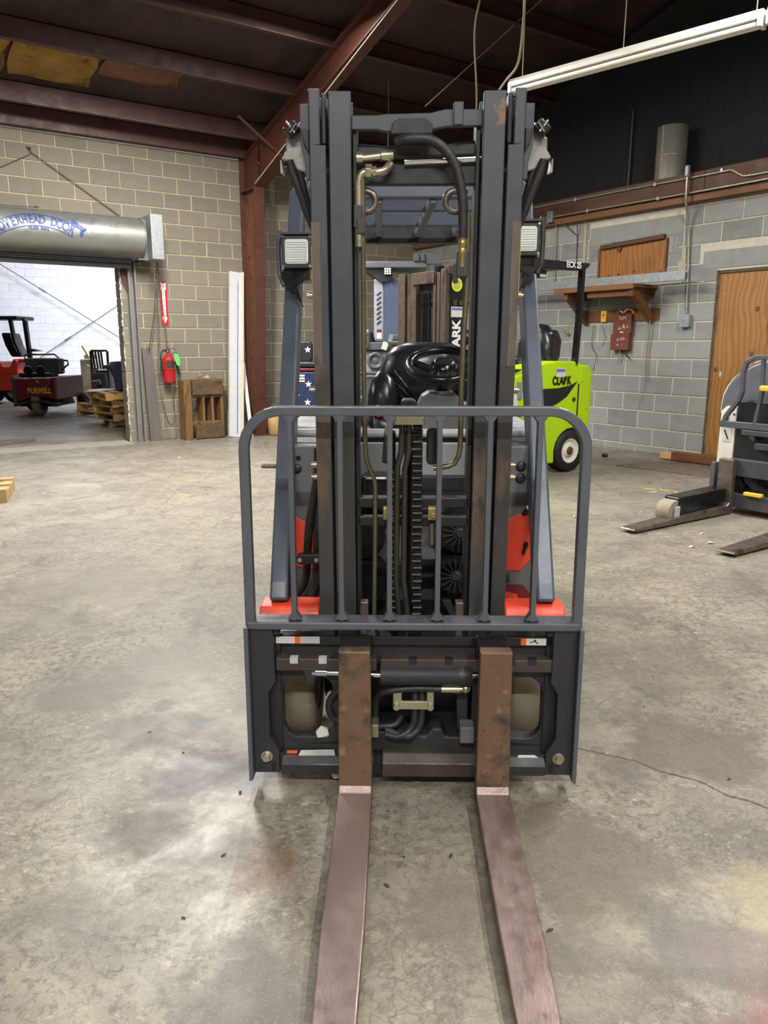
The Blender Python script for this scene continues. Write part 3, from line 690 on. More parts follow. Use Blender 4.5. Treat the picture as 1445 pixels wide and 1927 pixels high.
t = thing('paper_scrap', 'crumpled white paper lying on top of the old skid', 'paper', LW(-3.85, -.14, .815), ROT_L)
MB().add([(0, 0, 0), (.09, .0, .0), (.06, -.06, .035), (-.02, -.04, .045), (.04, .02, .06), (.2, -.03, .0), (.17, -.04, .05), (.13, .02, .01)], [(0, 1, 2, 3), (0, 3, 4), (1, 2, 4), (5, 6, 7)]).build('sheet', 'white_paint', t)
# long white boards leaning beside the column
def leaner(name, label, b, tp, wdt, th, m, edge=None):
    """a long board from its foot b to its top tp (left-wall frame)"""
    t = thing(name, label, 'board', LW(*b), ROT_L)
    d = Vector(tp) - Vector(b)
    MB().bar([(0, 0, 0), d], wdt, th, (0, -1, 0)).build('board', m, t, bevel=.003)
    if edge: MB().bar([Vector((wdt * .18, -th / 2 - .002, .05)), d + Vector((wdt * .18, -th / 2 - .002, -.05))], .008, .004, (0, -1, 0)).build('blue_line', 'blue_print', t)
    if edge: MB().bar([Vector((wdt / 2 + .02, 0, 0)), d + Vector((wdt / 2 + .015, 0, .0))], .035, th + .03, (0, -1, 0)).bar([Vector((-wdt / 2, -th / 2 - .004, .02)), d + Vector((-wdt / 2, -th / 2 - .004, -.02))], .012, .008, (0, -1, 0)).build('edge_trim', edge, t, bevel=.002)
    return t
leaner('long_board', 'tall white and cream board leaning against the wall beside the red column', (-3.36, -.26, 0), (-3.17, -.06, 2.24), .17, .05, 'film_blue', 'cream_board')
leaner('short_board', 'shorter narrow white strip standing between tall board and column', (-3.12, -.30, 0), (-3.10, -.06, 1.02), .05, .02, 'white_paint')
t = thing('plastic_jug', 'dirty yellowish plastic jug on the floor right of the red column', 'jug', ((-1.529, 10.909)[0], (-1.529, 10.909)[1] + .12, 0), 0)
MB().lathe([(.1, 0), (.13, .02), (.135, .3), (.12, .36), (.08, .4)], (0, 0, 0), n=22).build('body', 'jug_beige', t)
MB().lathe([(.082, .0), (.09, .02), (.07, .05)], (0, 0, .395), n=18).build('lid', 'wood_dark', t)

# ------------------------------------------------------------------ right wall
bm = thing('wood_beam', 'long brown timber beam along the top of the right block wall', 'beam', RW(0, 0, 2.77), ROT_R)
MB().box(-.1, 5.15, -.12, .0, .06, .27).build('plank', 'wood_beam', bm, bevel=.004)
MB().box(5.155, 10.8, -.12, .0, .06, .27).build('plank', 'wood_beam', bm, bevel=.004)
MB().box(-.1, 10.8, -.10, -.008, -.02, .055).build('lower_plank', 'wood_beam_lower', bm, bevel=.004)
def conduit(label, pts, r=.011, clamps=(), m='conduit'):
    t = thing('conduit', label, 'conduit'); MB().tube(smooth_path([RW(*p) for p in pts], 5), r, 8).build('pipe', m, t)
    for c in clamps: MB().cbox(RW(*c), (.03, .03, .04), (0, 0, ROT_R)).build('clamp', 'galvanized', t, bevel=.004)
    return t
conduit('upper thin metal conduit running along the timber beam with an offset bend', [(2.4, -.135, 3.0), (4.0, -.135, 2.995), (5.30, -.135, 2.985), (5.45, -.135, 2.985), (5.56, -.135, 2.925), (5.68, -.135, 2.90), (6.4, -.135, 2.90)], .011, [(3.4, -.13, 2.997), (4.55, -.13, 2.99), (5.35, -.13, 3.0)])
conduit('lower thin metal conduit running along the timber beam', [(2.9, -.135, 2.845), (4.2, -.135, 2.84), (5.2, -.135, 2.835), (6.4, -.135, 2.84)], .011, [(3.6, -.13, 2.842), (4.6, -.13, 2.838)])
cdv = conduit('vertical metal conduit dropping from the beam to the grey wall box', [(4.98, -.175, 3.04), (4.98, -.172, 2.82), (4.975, -.15, 2.72), (4.955, -.06, 2.55), (4.97, -.03, 2.2), (4.985, -.03, 1.9), (5.0, -.03, 1.6)], .014)
MB().cbox(RW(4.98, -.18, 3.05), (.05, .05, .12), (0, 0, ROT_R)).build('elbow_fitting', 'galvanized', cdv, bevel=.018)
def wall_box(name, label, x, z, w, h, d, m, y=0):
    t = thing(name, label, 'box', RW(x, y, z), ROT_R)
    MB().box(-w / 2, w / 2, -d, 0, -h / 2, h / 2).build('housing', m, t, bevel=.006)
    MB().box(-w / 2 - .004, w / 2 + .004, -d - .008, -d, -h / 2 - .004, h / 2 + .004).build('cover', m, t, bevel=.003)
    MB().cyl((0, -d - .008, 0), (0, -d - .013, 0), .006, n=8).build('screw', 'zinc', t); return t
wall_box('junction_box', 'grey square junction box at the foot of the vertical conduit', 5.0, 1.52, .12, .13, .06, 'grey_box')
wall_box('junction_box', 'small pale box on the timber beam above the black work lamp', 3.0, 2.85, .085, .13, .05, 'galvanized', -.1)
t = thing('hanging_rod', 'thin rod hanging down the wall below the small beam box', 'rod'); MB().tube([RW(3.02, -.05, 2.78), RW(3.02, -.03, 1.95)], .009, 6).build('rod', 'wire_pale', t)
t = thing('hanging_wire', 'thin forked wire hanging from the beam behind the black overhead guard', 'wire')
MB().tube([RW(3.15, -.11, 2.78), RW(3.32, -.03, 2.62), RW(3.36, -.02, 2.6), RW(3.37, -.02, 2.2)], .006, 6).tube([RW(3.39, -.11, 2.85), RW(3.38, -.03, 2.6), RW(3.36, -.02, 2.58)], .004, 6).build('wire', 'wire_dark', t)
t = thing('hanging_wire', 'pale frayed cord hanging down the wall from the shelf bracket', 'wire')
MB().tube(smooth_path([RW(4.56, -.1, 1.72), RW(4.555, -.04, 1.4), RW(4.54, -.03, 1.1), RW(4.55, -.03, .86)]), .006, 6).tube(smooth_path([RW(4.53, -.03, 1.5), RW(4.5, -.02, 1.1), RW(4.52, -.02, .8), RW(4.44, -.02, .55)]), .003, 5).build('wire', 'wire_pale', t)
t = thing('hanging_wire', 'pair of thin dark wires dangling left of the brown wall box', 'wire')
MB().tube(smooth_path([RW(3.72, -.04, 1.5), RW(3.7, -.03, 1.25), RW(3.78, -.03, 1.12), RW(3.74, -.03, .95)]), .004, 5).tube(smooth_path([RW(3.84, -.04, 1.5), RW(3.9, -.03, 1.35), RW(3.86, -.03, 1.25)]), .003, 5).build('wire', 'wire_dark', t)
t = thing('wall_tag', 'little brass padlock and string hanging beside the black guard post', 'tag', RW(3.28, -.03, 1.42), ROT_R)
MB().cbox((0, -.015, 0), (.09, .02, .035), (0, 35, 0)).build('padlock', 'brass_zinc', t, bevel=.005); MB().tube(smooth_path([(.02, -.01, .02), (.03, -.01, .12), (.06, -.01, .05), (.03, -.01, -.05), (.05, 0, -.25)]), .003, 5).build('string', 'wire_pale', t)
# boarded window
t = thing('window_board', 'square amber plywood board closing a window hole above the shelf', 'board', RW(3.73, 0, 2.04), ROT_R)
MB().box(.0, .95, -.014, .008, 0, .40).build('sheet', 'plywood_amber', t)
MB().bar([(.03, -.03, .37), (.92, -.03, .405)], .05, .05, (0, 0, 1)).build('top_batten', 'wood_beam', t, bevel=.004)
MB().box(.935, .955, -.03, .0, 0, .38).build('side_strip', 'wood_brown', t); MB().box(-.01, .012, -.03, .0, 0, .36).build('side_strip', 'wood_brown', t)
MB().prism([(.27, .36), (.33, .36), (.33, .33), (.30, .29), (.26, .32)], 'y', -.035, -.014).build('torn_flap', 'wood_beam', t)
for x, z in ((.15, .03), (.3, .04), (.52, .06), (.88, .03)): MB().ball((x, -.014, z), (.02, .006, .016), 8, 5).build('knot', 'wood_dark', t)
# shelf on two brackets, the long pale channel lying on it
sh = thing('wall_shelf', 'brown timber shelf on two diagonal brackets under the boarded window', 'shelf', RW(3.4, 0, 1.5), ROT_R)
MB().box(.02, 1.2, -.44, -.02, .385, .425).build('shelf_board', 'wood_brown', sh, bevel=.004)
MB().box(.02, 1.2, -.46, -.44, .37, .43).build('front_edge', 'wood_beam_lower', sh, bevel=.003)
MB().box(.0, 1.24, -.03, .0, .04, .17).build('wall_cleat', 'wood_brown', sh, bevel=.004)
for x in (.18, 1.14):
    b = MB().box(x - .03, x + .03, -.42, -.02, .29, .385).build('bracket_arm', 'wood_brown', sh, bevel=.004)
    MB().prism([(-.42, .33), (-.03, -.0), (-.03, .11), (-.33, .36)], 'x', x - .035, x + .035).build('bracket_brace', 'wood_brown', sh, bevel=.004)
MB().box(.5, 1.17, -.40, -.03, .3, .38).build('crossrail', 'wood_brown', sh, bevel=.004)
t = thing('metal_channel', 'long pale metal channel lying on the wall shelf', 'channel', RW(2.15, -.3, 1.955), ROT_R)
MB().box(0, 3.0, -.02, .02, -.02, -.012).box(0, 3.0, -.025, -.017, -.02, .075).box(0, 3.0, .017, .025, -.02, .075).build('channel', 'galvanized', t)
MB().tube([(2.5, .12, -.05), (3.15, .12, -.045)], .008, 6).build('thin_rod', 'conduit', t)
# brown box with chalk signs, yellow hook plate
t = thing('brown_wall_box', 'brown two-part wall box with faded white symbols below the shelf', 'box', RW(4.17, -.0, 1.2), ROT_R)
MB().box(-.125, .135, -.075, -.03, .19, .42).build('upper_lid', 'brown_box', t, bevel=.004); MB().box(-.14, .12, -.09, -.012, 0, .19).build('lower_box', 'brown_box', t, bevel=.005)
for txt, x, z, s in (('A', -.03, .25, .06), ('A', .03, .27, .075), ('A', .085, .27, .04), ('A', -.03, .12, .05), ('U', .02, .13, .05), ('n', .055, .135, .06), ('A', -.03, .06, .045), ('/', .03, .06, .05), ('TEM', .0, .37, .06)):
    lettering('chalk_sign', txt, s, 'letter_chalk', t, (x, -.077 if z > .19 else -.092, z), depth=.0008)
MB().box(-.02, .03, -.0775, -.074, .2, .215).build('chalk_dash', 'letter_chalk', t)
MB().tube([(-.02, -.05, .0), (-.03, -.04, -.14)], .007, 6).build('grey_cord', 'wire_pale', t); MB().tube([(.0, -.05, .0), (.12, -.04, -.1)], .008, 6).build('black_cord', 'black_paint', t)
t = thing('yellow_tag', 'small yellow plate fixed to the shelf cleat left of the brown box', 'plate', RW(3.86, -.032, 1.535), ROT_R); MB().box(-.04, .04, -.006, 0, 0, .13).build('plate', 'crown_yellow', t); MB().cyl((0, -.006, .08), (0, -.01, .08), .012, n=8).build('hole', 'dark_metal', t)
t = thing('yellow_rope', 'yellow cord coil tied on top of the brown wall box', 'rope', RW(4.17, -.06, 1.62), ROT_R)
MB().tube(smooth_path([(-.1, .02, .02), (-.03, -.03, .04), (.03, -.04, .01), (.08, -.02, .05), (.13, .02, .02), (.12, .01, -.03)]), .009, 6).build('cord', 'crown_yellow', t); MB().tube(arc((.0, .02), .032, 0, 360, 14, 'xz', -.05)[:-1], .006, 6, True).build('ring', 'dark_metal', t)
# plywood sheet closing the doorway
t = thing('plywood_panel', 'tall plywood sheet boarding up the doorway of the right wall', 'panel', RW(DR0, 0, 0), ROT_R)
MB().box(.0, 1.06, .02, .045, .02, DRZ).build('sheet', 'plywood', t)
MB().box(-.02, .0, -.01, .1, 0, DRZ).build('jamb_strip', 'wood_dark', t); MB().box(.0, 1.06, .0, .05, DRZ - .03, DRZ).build('head_strip', 'wood_dark', t)
for x, z in ((.45, 1.62), (.43, 1.17), (.04, 1.0)): MB().ball((x, .019, z), (.022, .004, .028), 10, 6).build('knot', 'wood_dark', t)
MB().ball((.1, .019, .95), (.012, .004, .035), 8, 6).build('pale_chip', 'debris_pale', t)
MB().box(.62, .8, -.03, .02, 1.3, 1.42).build('red_bracket', 'dark_red', t, bevel=.004)
MB().box(.6, .66, -.04, .02, 1.42, 1.5).build('torn_wood', 'wood_old', t)
# duct standing on the beam ledge
t = thing('vent_duct', 'grey round vent duct standing on the beam ledge above the right wall', 'duct', RW(4.47, .22, 3.02), ROT_R)
MB().lathe([(.165, 0), (.165, .62), (.14, .63)], (0, 0, 0), n=28).build('pipe', 'duct_grey', t); MB().lathe([(.17, 0), (.17, .02)], (0, 0, .3), n=28).build('seam', 'duct_grey', t); MB().box(-.004, .004, -.168, -.16, 0, .62).build('seam_strip', 'pale_grey', t)
t = thing('wall_pipe', 'thin dark vertical pipe on the dark upper gable wall', 'pipe'); MB().tube([RW(3.75, .4, 3.02), RW(3.76, .4, 4.0)], .014, 8).build('pipe', 'dark_metal', t)
# floor items along the right wall
t = thing('floor_plate', 'rusty thin steel plate lying on the floor in front of the right wall', 'plate', (0, 0, 0))
q = [(2.472, 8.094), (2.858, 8.322), (3.16, 8.401), (3.62, 7.64), (3.406, 7.173), (3.18, 7.292)]
MB().prism(q, 'z', .0, .012).build('plate', 'floor_plate', t)
t = thing('lumber_offcut', 'splintered timber offcut at the foot of the plywood panel', 'timber', RW(5.05, -.28, .013), ROT_R + 4)
MB().box(.1, .75, -.05, .05, 0, .09).build('offcut', 'wood_brown', t, bevel=.006); MB().box(-.05, .22, -.04, .04, .0, .07).build('broken_end', 'wood_pallet', t, bevel=.01)
t = thing('black_cap', 'tiny black cap on the floor at the foot of the right wall', 'cap', ((2.538, 8.773)[0], (2.538, 8.773)[1], 0)); MB().lathe([(.03, 0), (.035, .02), (.025, .04)], (0, 0, 0), n=12).build('cap', 'black_paint', t)

# ------------------------------------------------------------------ strip lamps hung from the roof, cables, rods
def strip_fixture(label, a, b, wires):
    a, b = Vector(a), Vector(b); d = b - a; ang = math.degrees(math.atan2(d.y, d.x)); Ln = d.length
    t = thing('strip_lamp', label, 'lamp', a, ang, 'hanging strip lamps')
    MB().prism([(-.055, .0), (-.055, .035), (-.035, .065), (.035, .065), (.055, .035), (.055, .0)], 'x', 0, Ln).build('housing', 'lamp_white', t, bevel=.003)
    MB().cyl((.03, -.025, -.03), (Ln - .03, -.025, -.03), .019, n=12).build('tube', 'lamp_tube', t); MB().cyl((.03, .035, -.03), (Ln - .03, .035, -.03), .019, n=12).build('tube', 'lamp_tube', t)
    for x in (0, Ln - .03): MB().box(x, x + .03, -.06, .06, -.055, .03).build('lamp_holder', 'lamp_white', t, bevel=.003)
    for w in wires: MB().tube([(w, 0, .06), (w + .02, 0, 2.2)], .0045, 6).build('hanger_wire', 'wire_pale', t)
    return t
A1, B1 = Vector((1.188, 7.852, 3.6)), Vector((2.799, 6.299, 3.6))
strip_fixture('white strip lamp on hanger wires crossing the upper right', A1, B1, [.12, (B1 - A1).length * .5, (B1 - A1).length - .06])
d1 = (B1 - A1).normalized(); A2 = B1 + d1 * .03; 
strip_fixture('second white strip lamp starting at the right frame edge', A2, A2 + d1 * 2.2, [.1])
A3, B3 = Vector((-0.031, 10.475, 3.25)), Vector((1.084, 9.222, 3.25))
strip_fixture('white strip lamp farther back seen through the mast', A3, B3, [.12])
t = thing('flex_cable', 'grey flexible cable dropping from the roof to the end of the strip lamp', 'cable')
MB().tube(smooth_path([Vector((1.121, 6.866, 4.1)) + Vector((.02, .1, 1.6)), (1.121, 6.866, 4.1), (1.165, 7.146, 3.9), (1.198, 7.558, 3.72), (1.135, 7.812, 3.66), (1.093, 7.95, 3.62)]), .011, 8).build('cable', 'wire_pale', t)
t = thing('flex_cable', 'grey flexible cable hanging straight down behind the mast top', 'cable')
MB().tube(smooth_path([Vector((0.921, 8.071, 4.6)) + Vector((.02, .1, 1.0)), (0.921, 8.071, 4.6), (0.871, 8.203, 4.2), (0.969, 8.761, 3.75), (1.025, 9.512, 3.33)]), .010, 8).build('cable', 'wire_pale', t)
for lab, p, q in (('thin brace rod running from the column top up to the roof', (-1.583, 10.085, 3.2), (0.168, 7.881, 4.4)), ('thin brace rod crossing the roof behind the mast top', (0.466, 9.48, 3.9), (1.801, 9.344, 5.0))):
    q = Vector(p) + (Vector(q) - Vector(p)) * 1.6; t = thing('brace_rod', lab, 'rod'); MB().tube([p, q], .006, 6).build('rod', 'wire_pale', t)
# ------------------------------------------------------------------ the forklift in front
FK = thing('forklift', 'large dark grey and orange forklift facing the camera in the middle of the hall', 'forklift', (.08, 2.0, 0), -1.0)
LEAN = 2.9
def mast(mb, name, m, **k): return mb.build(name, m, FK, (0, .145, 0), (LEAN, 0, 0), **k)
# --- load backrest
m = MB()
m.bar([(-.447, .0, .50), (-.447, 0, .985)] + arc((-.347, .985), .10, 180, 90, 8)[1:] + arc((.347, .985), .10, 90, 0, 8) + [(.447, 0, .50)], .026, .03, (0, 1, 0))
rk = m.build('backrest_frame', 'rack_paint', FK, bevel=.004)
for i, x in enumerate((-.325, -.195, -.065, .065, .195, .325)):
    MB().box(x - .007, x + .007, -.014, .016, .515, 1.082).prism([(x - .02, 1.075), (x + .02, 1.075), (x + .007, 1.055), (x - .007, 1.055)], 'y', -.013, .015).prism([(x - .02, .517), (x + .02, .517), (x + .007, .537), (x - .007, .537)], 'y', -.013, .015).build('backrest_bar', 'rack_paint', FK, bevel=.002)
MB().box(-.455, .455, -.02, .05, .49, .512).build('backrest_rail', 'rack_paint', FK, bevel=.004)
for s in (-1, 1):
    MB().prism([(s * .462, .50), (s * .450, .50), (s * .450, .045), (s * .462, .04)], 'y', -.035, .05).build('side_flange', 'rack_paint', FK, bevel=.002)
    q = [(.45, .49), (.386, .49), (.382, .335), (.403, .30), (.403, .165), (.378, .12), (.378, .055), (.45, .055)]
    MB().prism([(s * x, z) for x, z in q], 'y', -.012, .012).build('side_plate', 'carriage_paint', FK, bevel=.003)
    MB().prism([(s * x, z) for x, z in [(.45, .488), (.37, .488), (.37, .47), (.45, .46)]], 'y', .0, .05).build('side_gusset', 'carriage_paint', FK)
    b = MB().cyl((s * .413, -.013, .108), (s * .413, -.017, .108), .017, n=16).cyl((s * .413, -.017, .108), (s * .413, -.03, .108), .0115, n=6).build('bolt', 'zinc', FK, bevel=.001)
    MB().prism(rrect(s * .394 - .007, s * .394 + .007, .062, .088, .006, 3), 'y', -.0135, -.011).build('slot', 'black_gloss', FK)
# --- carriage: upper bar with notches, plate with two windows, lower bar
MB().prism([(.02, .458), (.10, .465), (.10, .44), (.02, .43)], 'x', -.39, .39).build('carriage_top_plate', 'black_gloss', FK, bevel=.003)
MB().box(-.385, .385, .035, .09, .37, .45).build('upper_bar_web', 'carriage_paint', FK, bevel=.003)
MB().box(-.380, -.10, -.008, .05, .365, .402).box(-.09, .385, -.008, .05, .365, .402).build('upper_bar', 'carriage_rust', FK, bevel=.003)
for x in (-.33, -.25, -.17, .0, .10, .27, .33): MB().box(x - .011, x + .011, -.0095, .012, .388, .404).build('bar_notch', 'black_paint' if x > -.2 else 'pale_grey', FK)
for x0, x1, a, b, mm in ((-.383, -.33, .436, .456, 'label_pale'), (-.33, -.315, .436, .456, 'label_orange'), (-.315, -.26, .436, .456, 'pale_grey')):
    MB().add([(x0, .0195, a), (x1, .0195, a), (x1, .0195, b), (x0, .0195, b), (x0, .06, b + .006), (x1, .06, b + .006)], [(0, 1, 2, 3), (3, 2, 5, 4)]).build('sticker', mm, FK)
for x0, x1, mm in ((.30, .315, 'label_orange'), (.315, .37, 'label_pale')): MB().box(x0, x1, .017, .0195, .436, .455).build('sticker', mm, FK)
MB().tube([(.325, .0165, .444), (.338, .0165, .448), (.348, .0165, .441)], .0015, 4).tube([(.338, .0165, .448), (.34, .0165, .452)], .003, 5).build('sticker_figure', 'letter_black', FK)
for s in (-1, 1):
    inner = rrect(.225, .368, .145, .335, .045, 4); inner = inner if s > 0 else [(-x, z) for x, z in inner][::-1]
    ref = rrect(.225, .368, .145, .335, .045, 4); outer = rect_like(.19, .40, .12, .372, ref)
    if s < 0: outer = [(-x, z) for x, z in outer][::-1]
    MB().holeplate(outer, inner, 'y', .03, .06).build('window_plate', 'carriage_paint', FK, bevel=.003)
    MB().box(s * .295 - .105, s * .295 + .105, .028, .07, .335, .372).build('plate_band', 'carriage_paint', FK, bevel=.002)
MB().prism([(-.375, .125), (-.25, .135), (-.1, .165), (-.04, .165), (.04, .15), (.06, .175), (.085, .175), (.095, .15), (.25, .145), (.38, .13), (.38, .10), (-.375, .10)], 'y', .03, .10).build('lower_plate', 'carriage_paint', FK, bevel=.006)
MB().prism([(-.02, .056), (-.02, .085), (.0, .105), (.06, .105), (.06, .056)], 'x', -.372, -.11).build('lower_bar', 'carriage_paint', FK, bevel=.003)
MB().prism([(-.02, .056), (-.02, .085), (.0, .105), (.06, .105), (.06, .056)], 'x', .22, .378).build('lower_bar', 'carriage_paint', FK, bevel=.003)
MB().prism([(-.02, .05), (-.02, .09), (.005, .112), (.06, .112), (.06, .05)], 'x', -.085, .20).build('lower_bar', 'carriage_rust', FK, bevel=.003)
MB().box(-.112, -.083, .0, .06, .052, .10).build('lower_bar_joint', 'black_paint', FK); MB().box(.198, .222, .0, .06, .052, .10).build('lower_bar_joint', 'black_paint', FK)
MB().add([(-.36, -.003, .103), (-.33, -.003, .103), (-.33, .02, .1075), (-.36, .02, .1075)], [(0, 1, 2, 3)]).build('sticker', 'label_orange', FK); MB().add([(-.325, -.003, .104), (-.22, -.003, .105), (-.225, .025, .1085), (-.32, .02, .1085)], [(0, 1, 2, 3)]).build('peeled_sticker', 'label_pale', FK); MB().add([(.30, -.003, .104), (.36, -.003, .104), (.35, .008, .106), (.305, .008, .106)], [(0, 1, 2, 3)]).build('peeled_sticker', 'label_pale', FK)
MB().lathe([(.016, 0), (.02, .012), (.012, .03)], (-.22, .03, .05), (0, 0, -1), 12).build('grease_cap', 'white_paint', FK); MB().box(-.26, -.18, .02, .07, .045, .056).build('roller_bracket', 'black_paint', FK)
# side-shift cylinder, rods, hoses, bracket
MB().lathe([(.026, 0), (.028, .01), (.028, .21), (.031, .215), (.031, .25), (.026, .255)], (-.09, .0, .352), (1, 0, 0), 20).build('shift_cylinder', 'carriage_paint', FK)
MB().cyl((-.27, .0, .36), (-.09, .0, .352), .009, n=12).cyl((-.28, 0, .36), (-.24, 0, .36), .013, n=12).build('cylinder_rod', 'chrome', FK); MB().cyl((.165, .0, .352), (.24, .0, .352), .011, n=12).build('cylinder_rod', 'chrome', FK)
MB().box(-.30, -.275, -.01, .05, .33, .375).prism([(-.31, .375), (-.27, .375), (-.27, .345), (-.29, .335)], 'y', -.012, .02).build('rod_anchor', 'carriage_paint', FK, bevel=.002)
MB().cyl((.08, -.005, .313), (.115, -.005, .313), .011, n=10).cyl((.115, -.005, .313), (.13, -.005, .313), .013, n=6).cyl((.13, -.005, .313), (.145, -.005, .315), .010, n=6).ball((.148, -.005, .315), .014, 8, 6).build('hose_fitting', 'zinc', FK)
MB().tube(smooth_path([(.08, -.005, .313), (.0, .0, .312), (-.07, .005, .30), (-.10, .03, .27), (-.105, .05, .2)]), .010, 8).build('hose', 'hose_rubber', FK)
MB().tube(smooth_path([(-.17, .02, .19), (-.225, .02, .21), (-.235, .02, .26), (-.20, .02, .305), (-.16, .02, .32)]), .011, 8).build('hose', 'hose_rubber', FK)
MB().prism([(-.055, .25), (.06, .25), (.06, .31), (.04, .31), (.04, .275), (-.03, .275), (-.03, .31), (-.055, .31)], 'y', -.005, .006).build('hose_bracket', 'zinc', FK, bevel=.002)
for x in (-.045, .05): MB().cyl((x, -.005, .26), (x, -.014, .26), .009, n=10).build('bolt', 'zinc', FK)
for dx, off in ((0, 0), (.02, .01)): MB().tube(smooth_path([(.005 + dx, .02, .33), (.008 + dx, .015, .25), (.0 + dx, .01, .19), (-.035 + dx, .0, .165), (-.075, .01 + off, .165 + off)]), .0105, 8).build('hose', 'hose_rubber', FK)
MB().tube(smooth_path([(-.13, .04, .17), (-.09, .03, .18), (-.05, .03, .185), (-.03, .05, .2)]), .010, 8).build('hose', 'hose_rubber', FK)
for x0, x1, z0, z1, mm in ((.135, .175, .15, .20, 'grey_plastic'), (-.115, -.095, .165, .205, 'zinc')): MB().box(x0, x1, -.01, .04, z0, z1).build('wear_block', mm, FK, bevel=.003)
MB().prism([(.125, .33), (.16, .33), (.16, .165), (.13, .165)], 'y', .04, .10).box(.17, .2, .03, .1, .15, .33).build('inner_upright', 'carriage_paint', FK, bevel=.003)
MB().box(-.19, .2, .16, .17, .1, .45).build('inner_back_plate', 'black_paint', FK)
for s in (-1, 1):
    MB().box(s * .205 - .03, s * .205 + .03, .12, .3, .13, .33).build('gear_case', 'carriage_paint', FK, bevel=.01)
    MB().lathe([(.05, 0), (.06, .01), (.06, .035), (.075, .045)], (s * .225, .30, .225), (s, 0, 0), 24).build('hub_ring', 'chrome', FK)
MB().lathe([(.012, 0), (.02, .008), (.02, .02)], (-.258, .05, .155), (0, -1, 0), 6).build('axle_bolt', 'white_paint', FK)
# --- forks
for x, w0, w1 in ((-.157, .0425, .046), (.218, .0425, .046)):
    prof = [(-.10, .462), (-.06, .462), (-.058, .10), (-.07, .03), (-.12, .02), (-.60, .020), (-1.12, .020), (-1.14, .03), (-.6, .052), (-.17, .056), (-.118, .058), (-.108, .075), (-.103, .14)]
    m = MB(); n = len(prof)
    wz = lambda y, z: w0 + (w1 - w0) * max(0, min(1, (.46 - z) / .4)) - max(0, -y - .75) * .03
    vs = [(x - wz(y, z), y, z) for y, z in prof] + [(x + wz(y, z), y, z) for y, z in prof]
    m.add(vs, [tuple(range(n)), tuple(range(n, 2 * n))[::-1]] + [(i, n + i, n + (i + 1) % n, (i + 1) % n) for i in range(n)])
    f = m.build('fork', 'fork_blade', FK, bevel=.004)
    f.data.materials.append(MATS['fork_shank'])
    for p in f.data.polygons:
        if p.center.z > .07: p.material_index = 1
    MB().prism([(-.10, .455), (.03, .462), (.03, .40), (.01, .40), (.01, .44), (-.06, .44)], 'x', x - .043, x + .043).build('fork_hook', 'black_paint', f, bevel=.004)
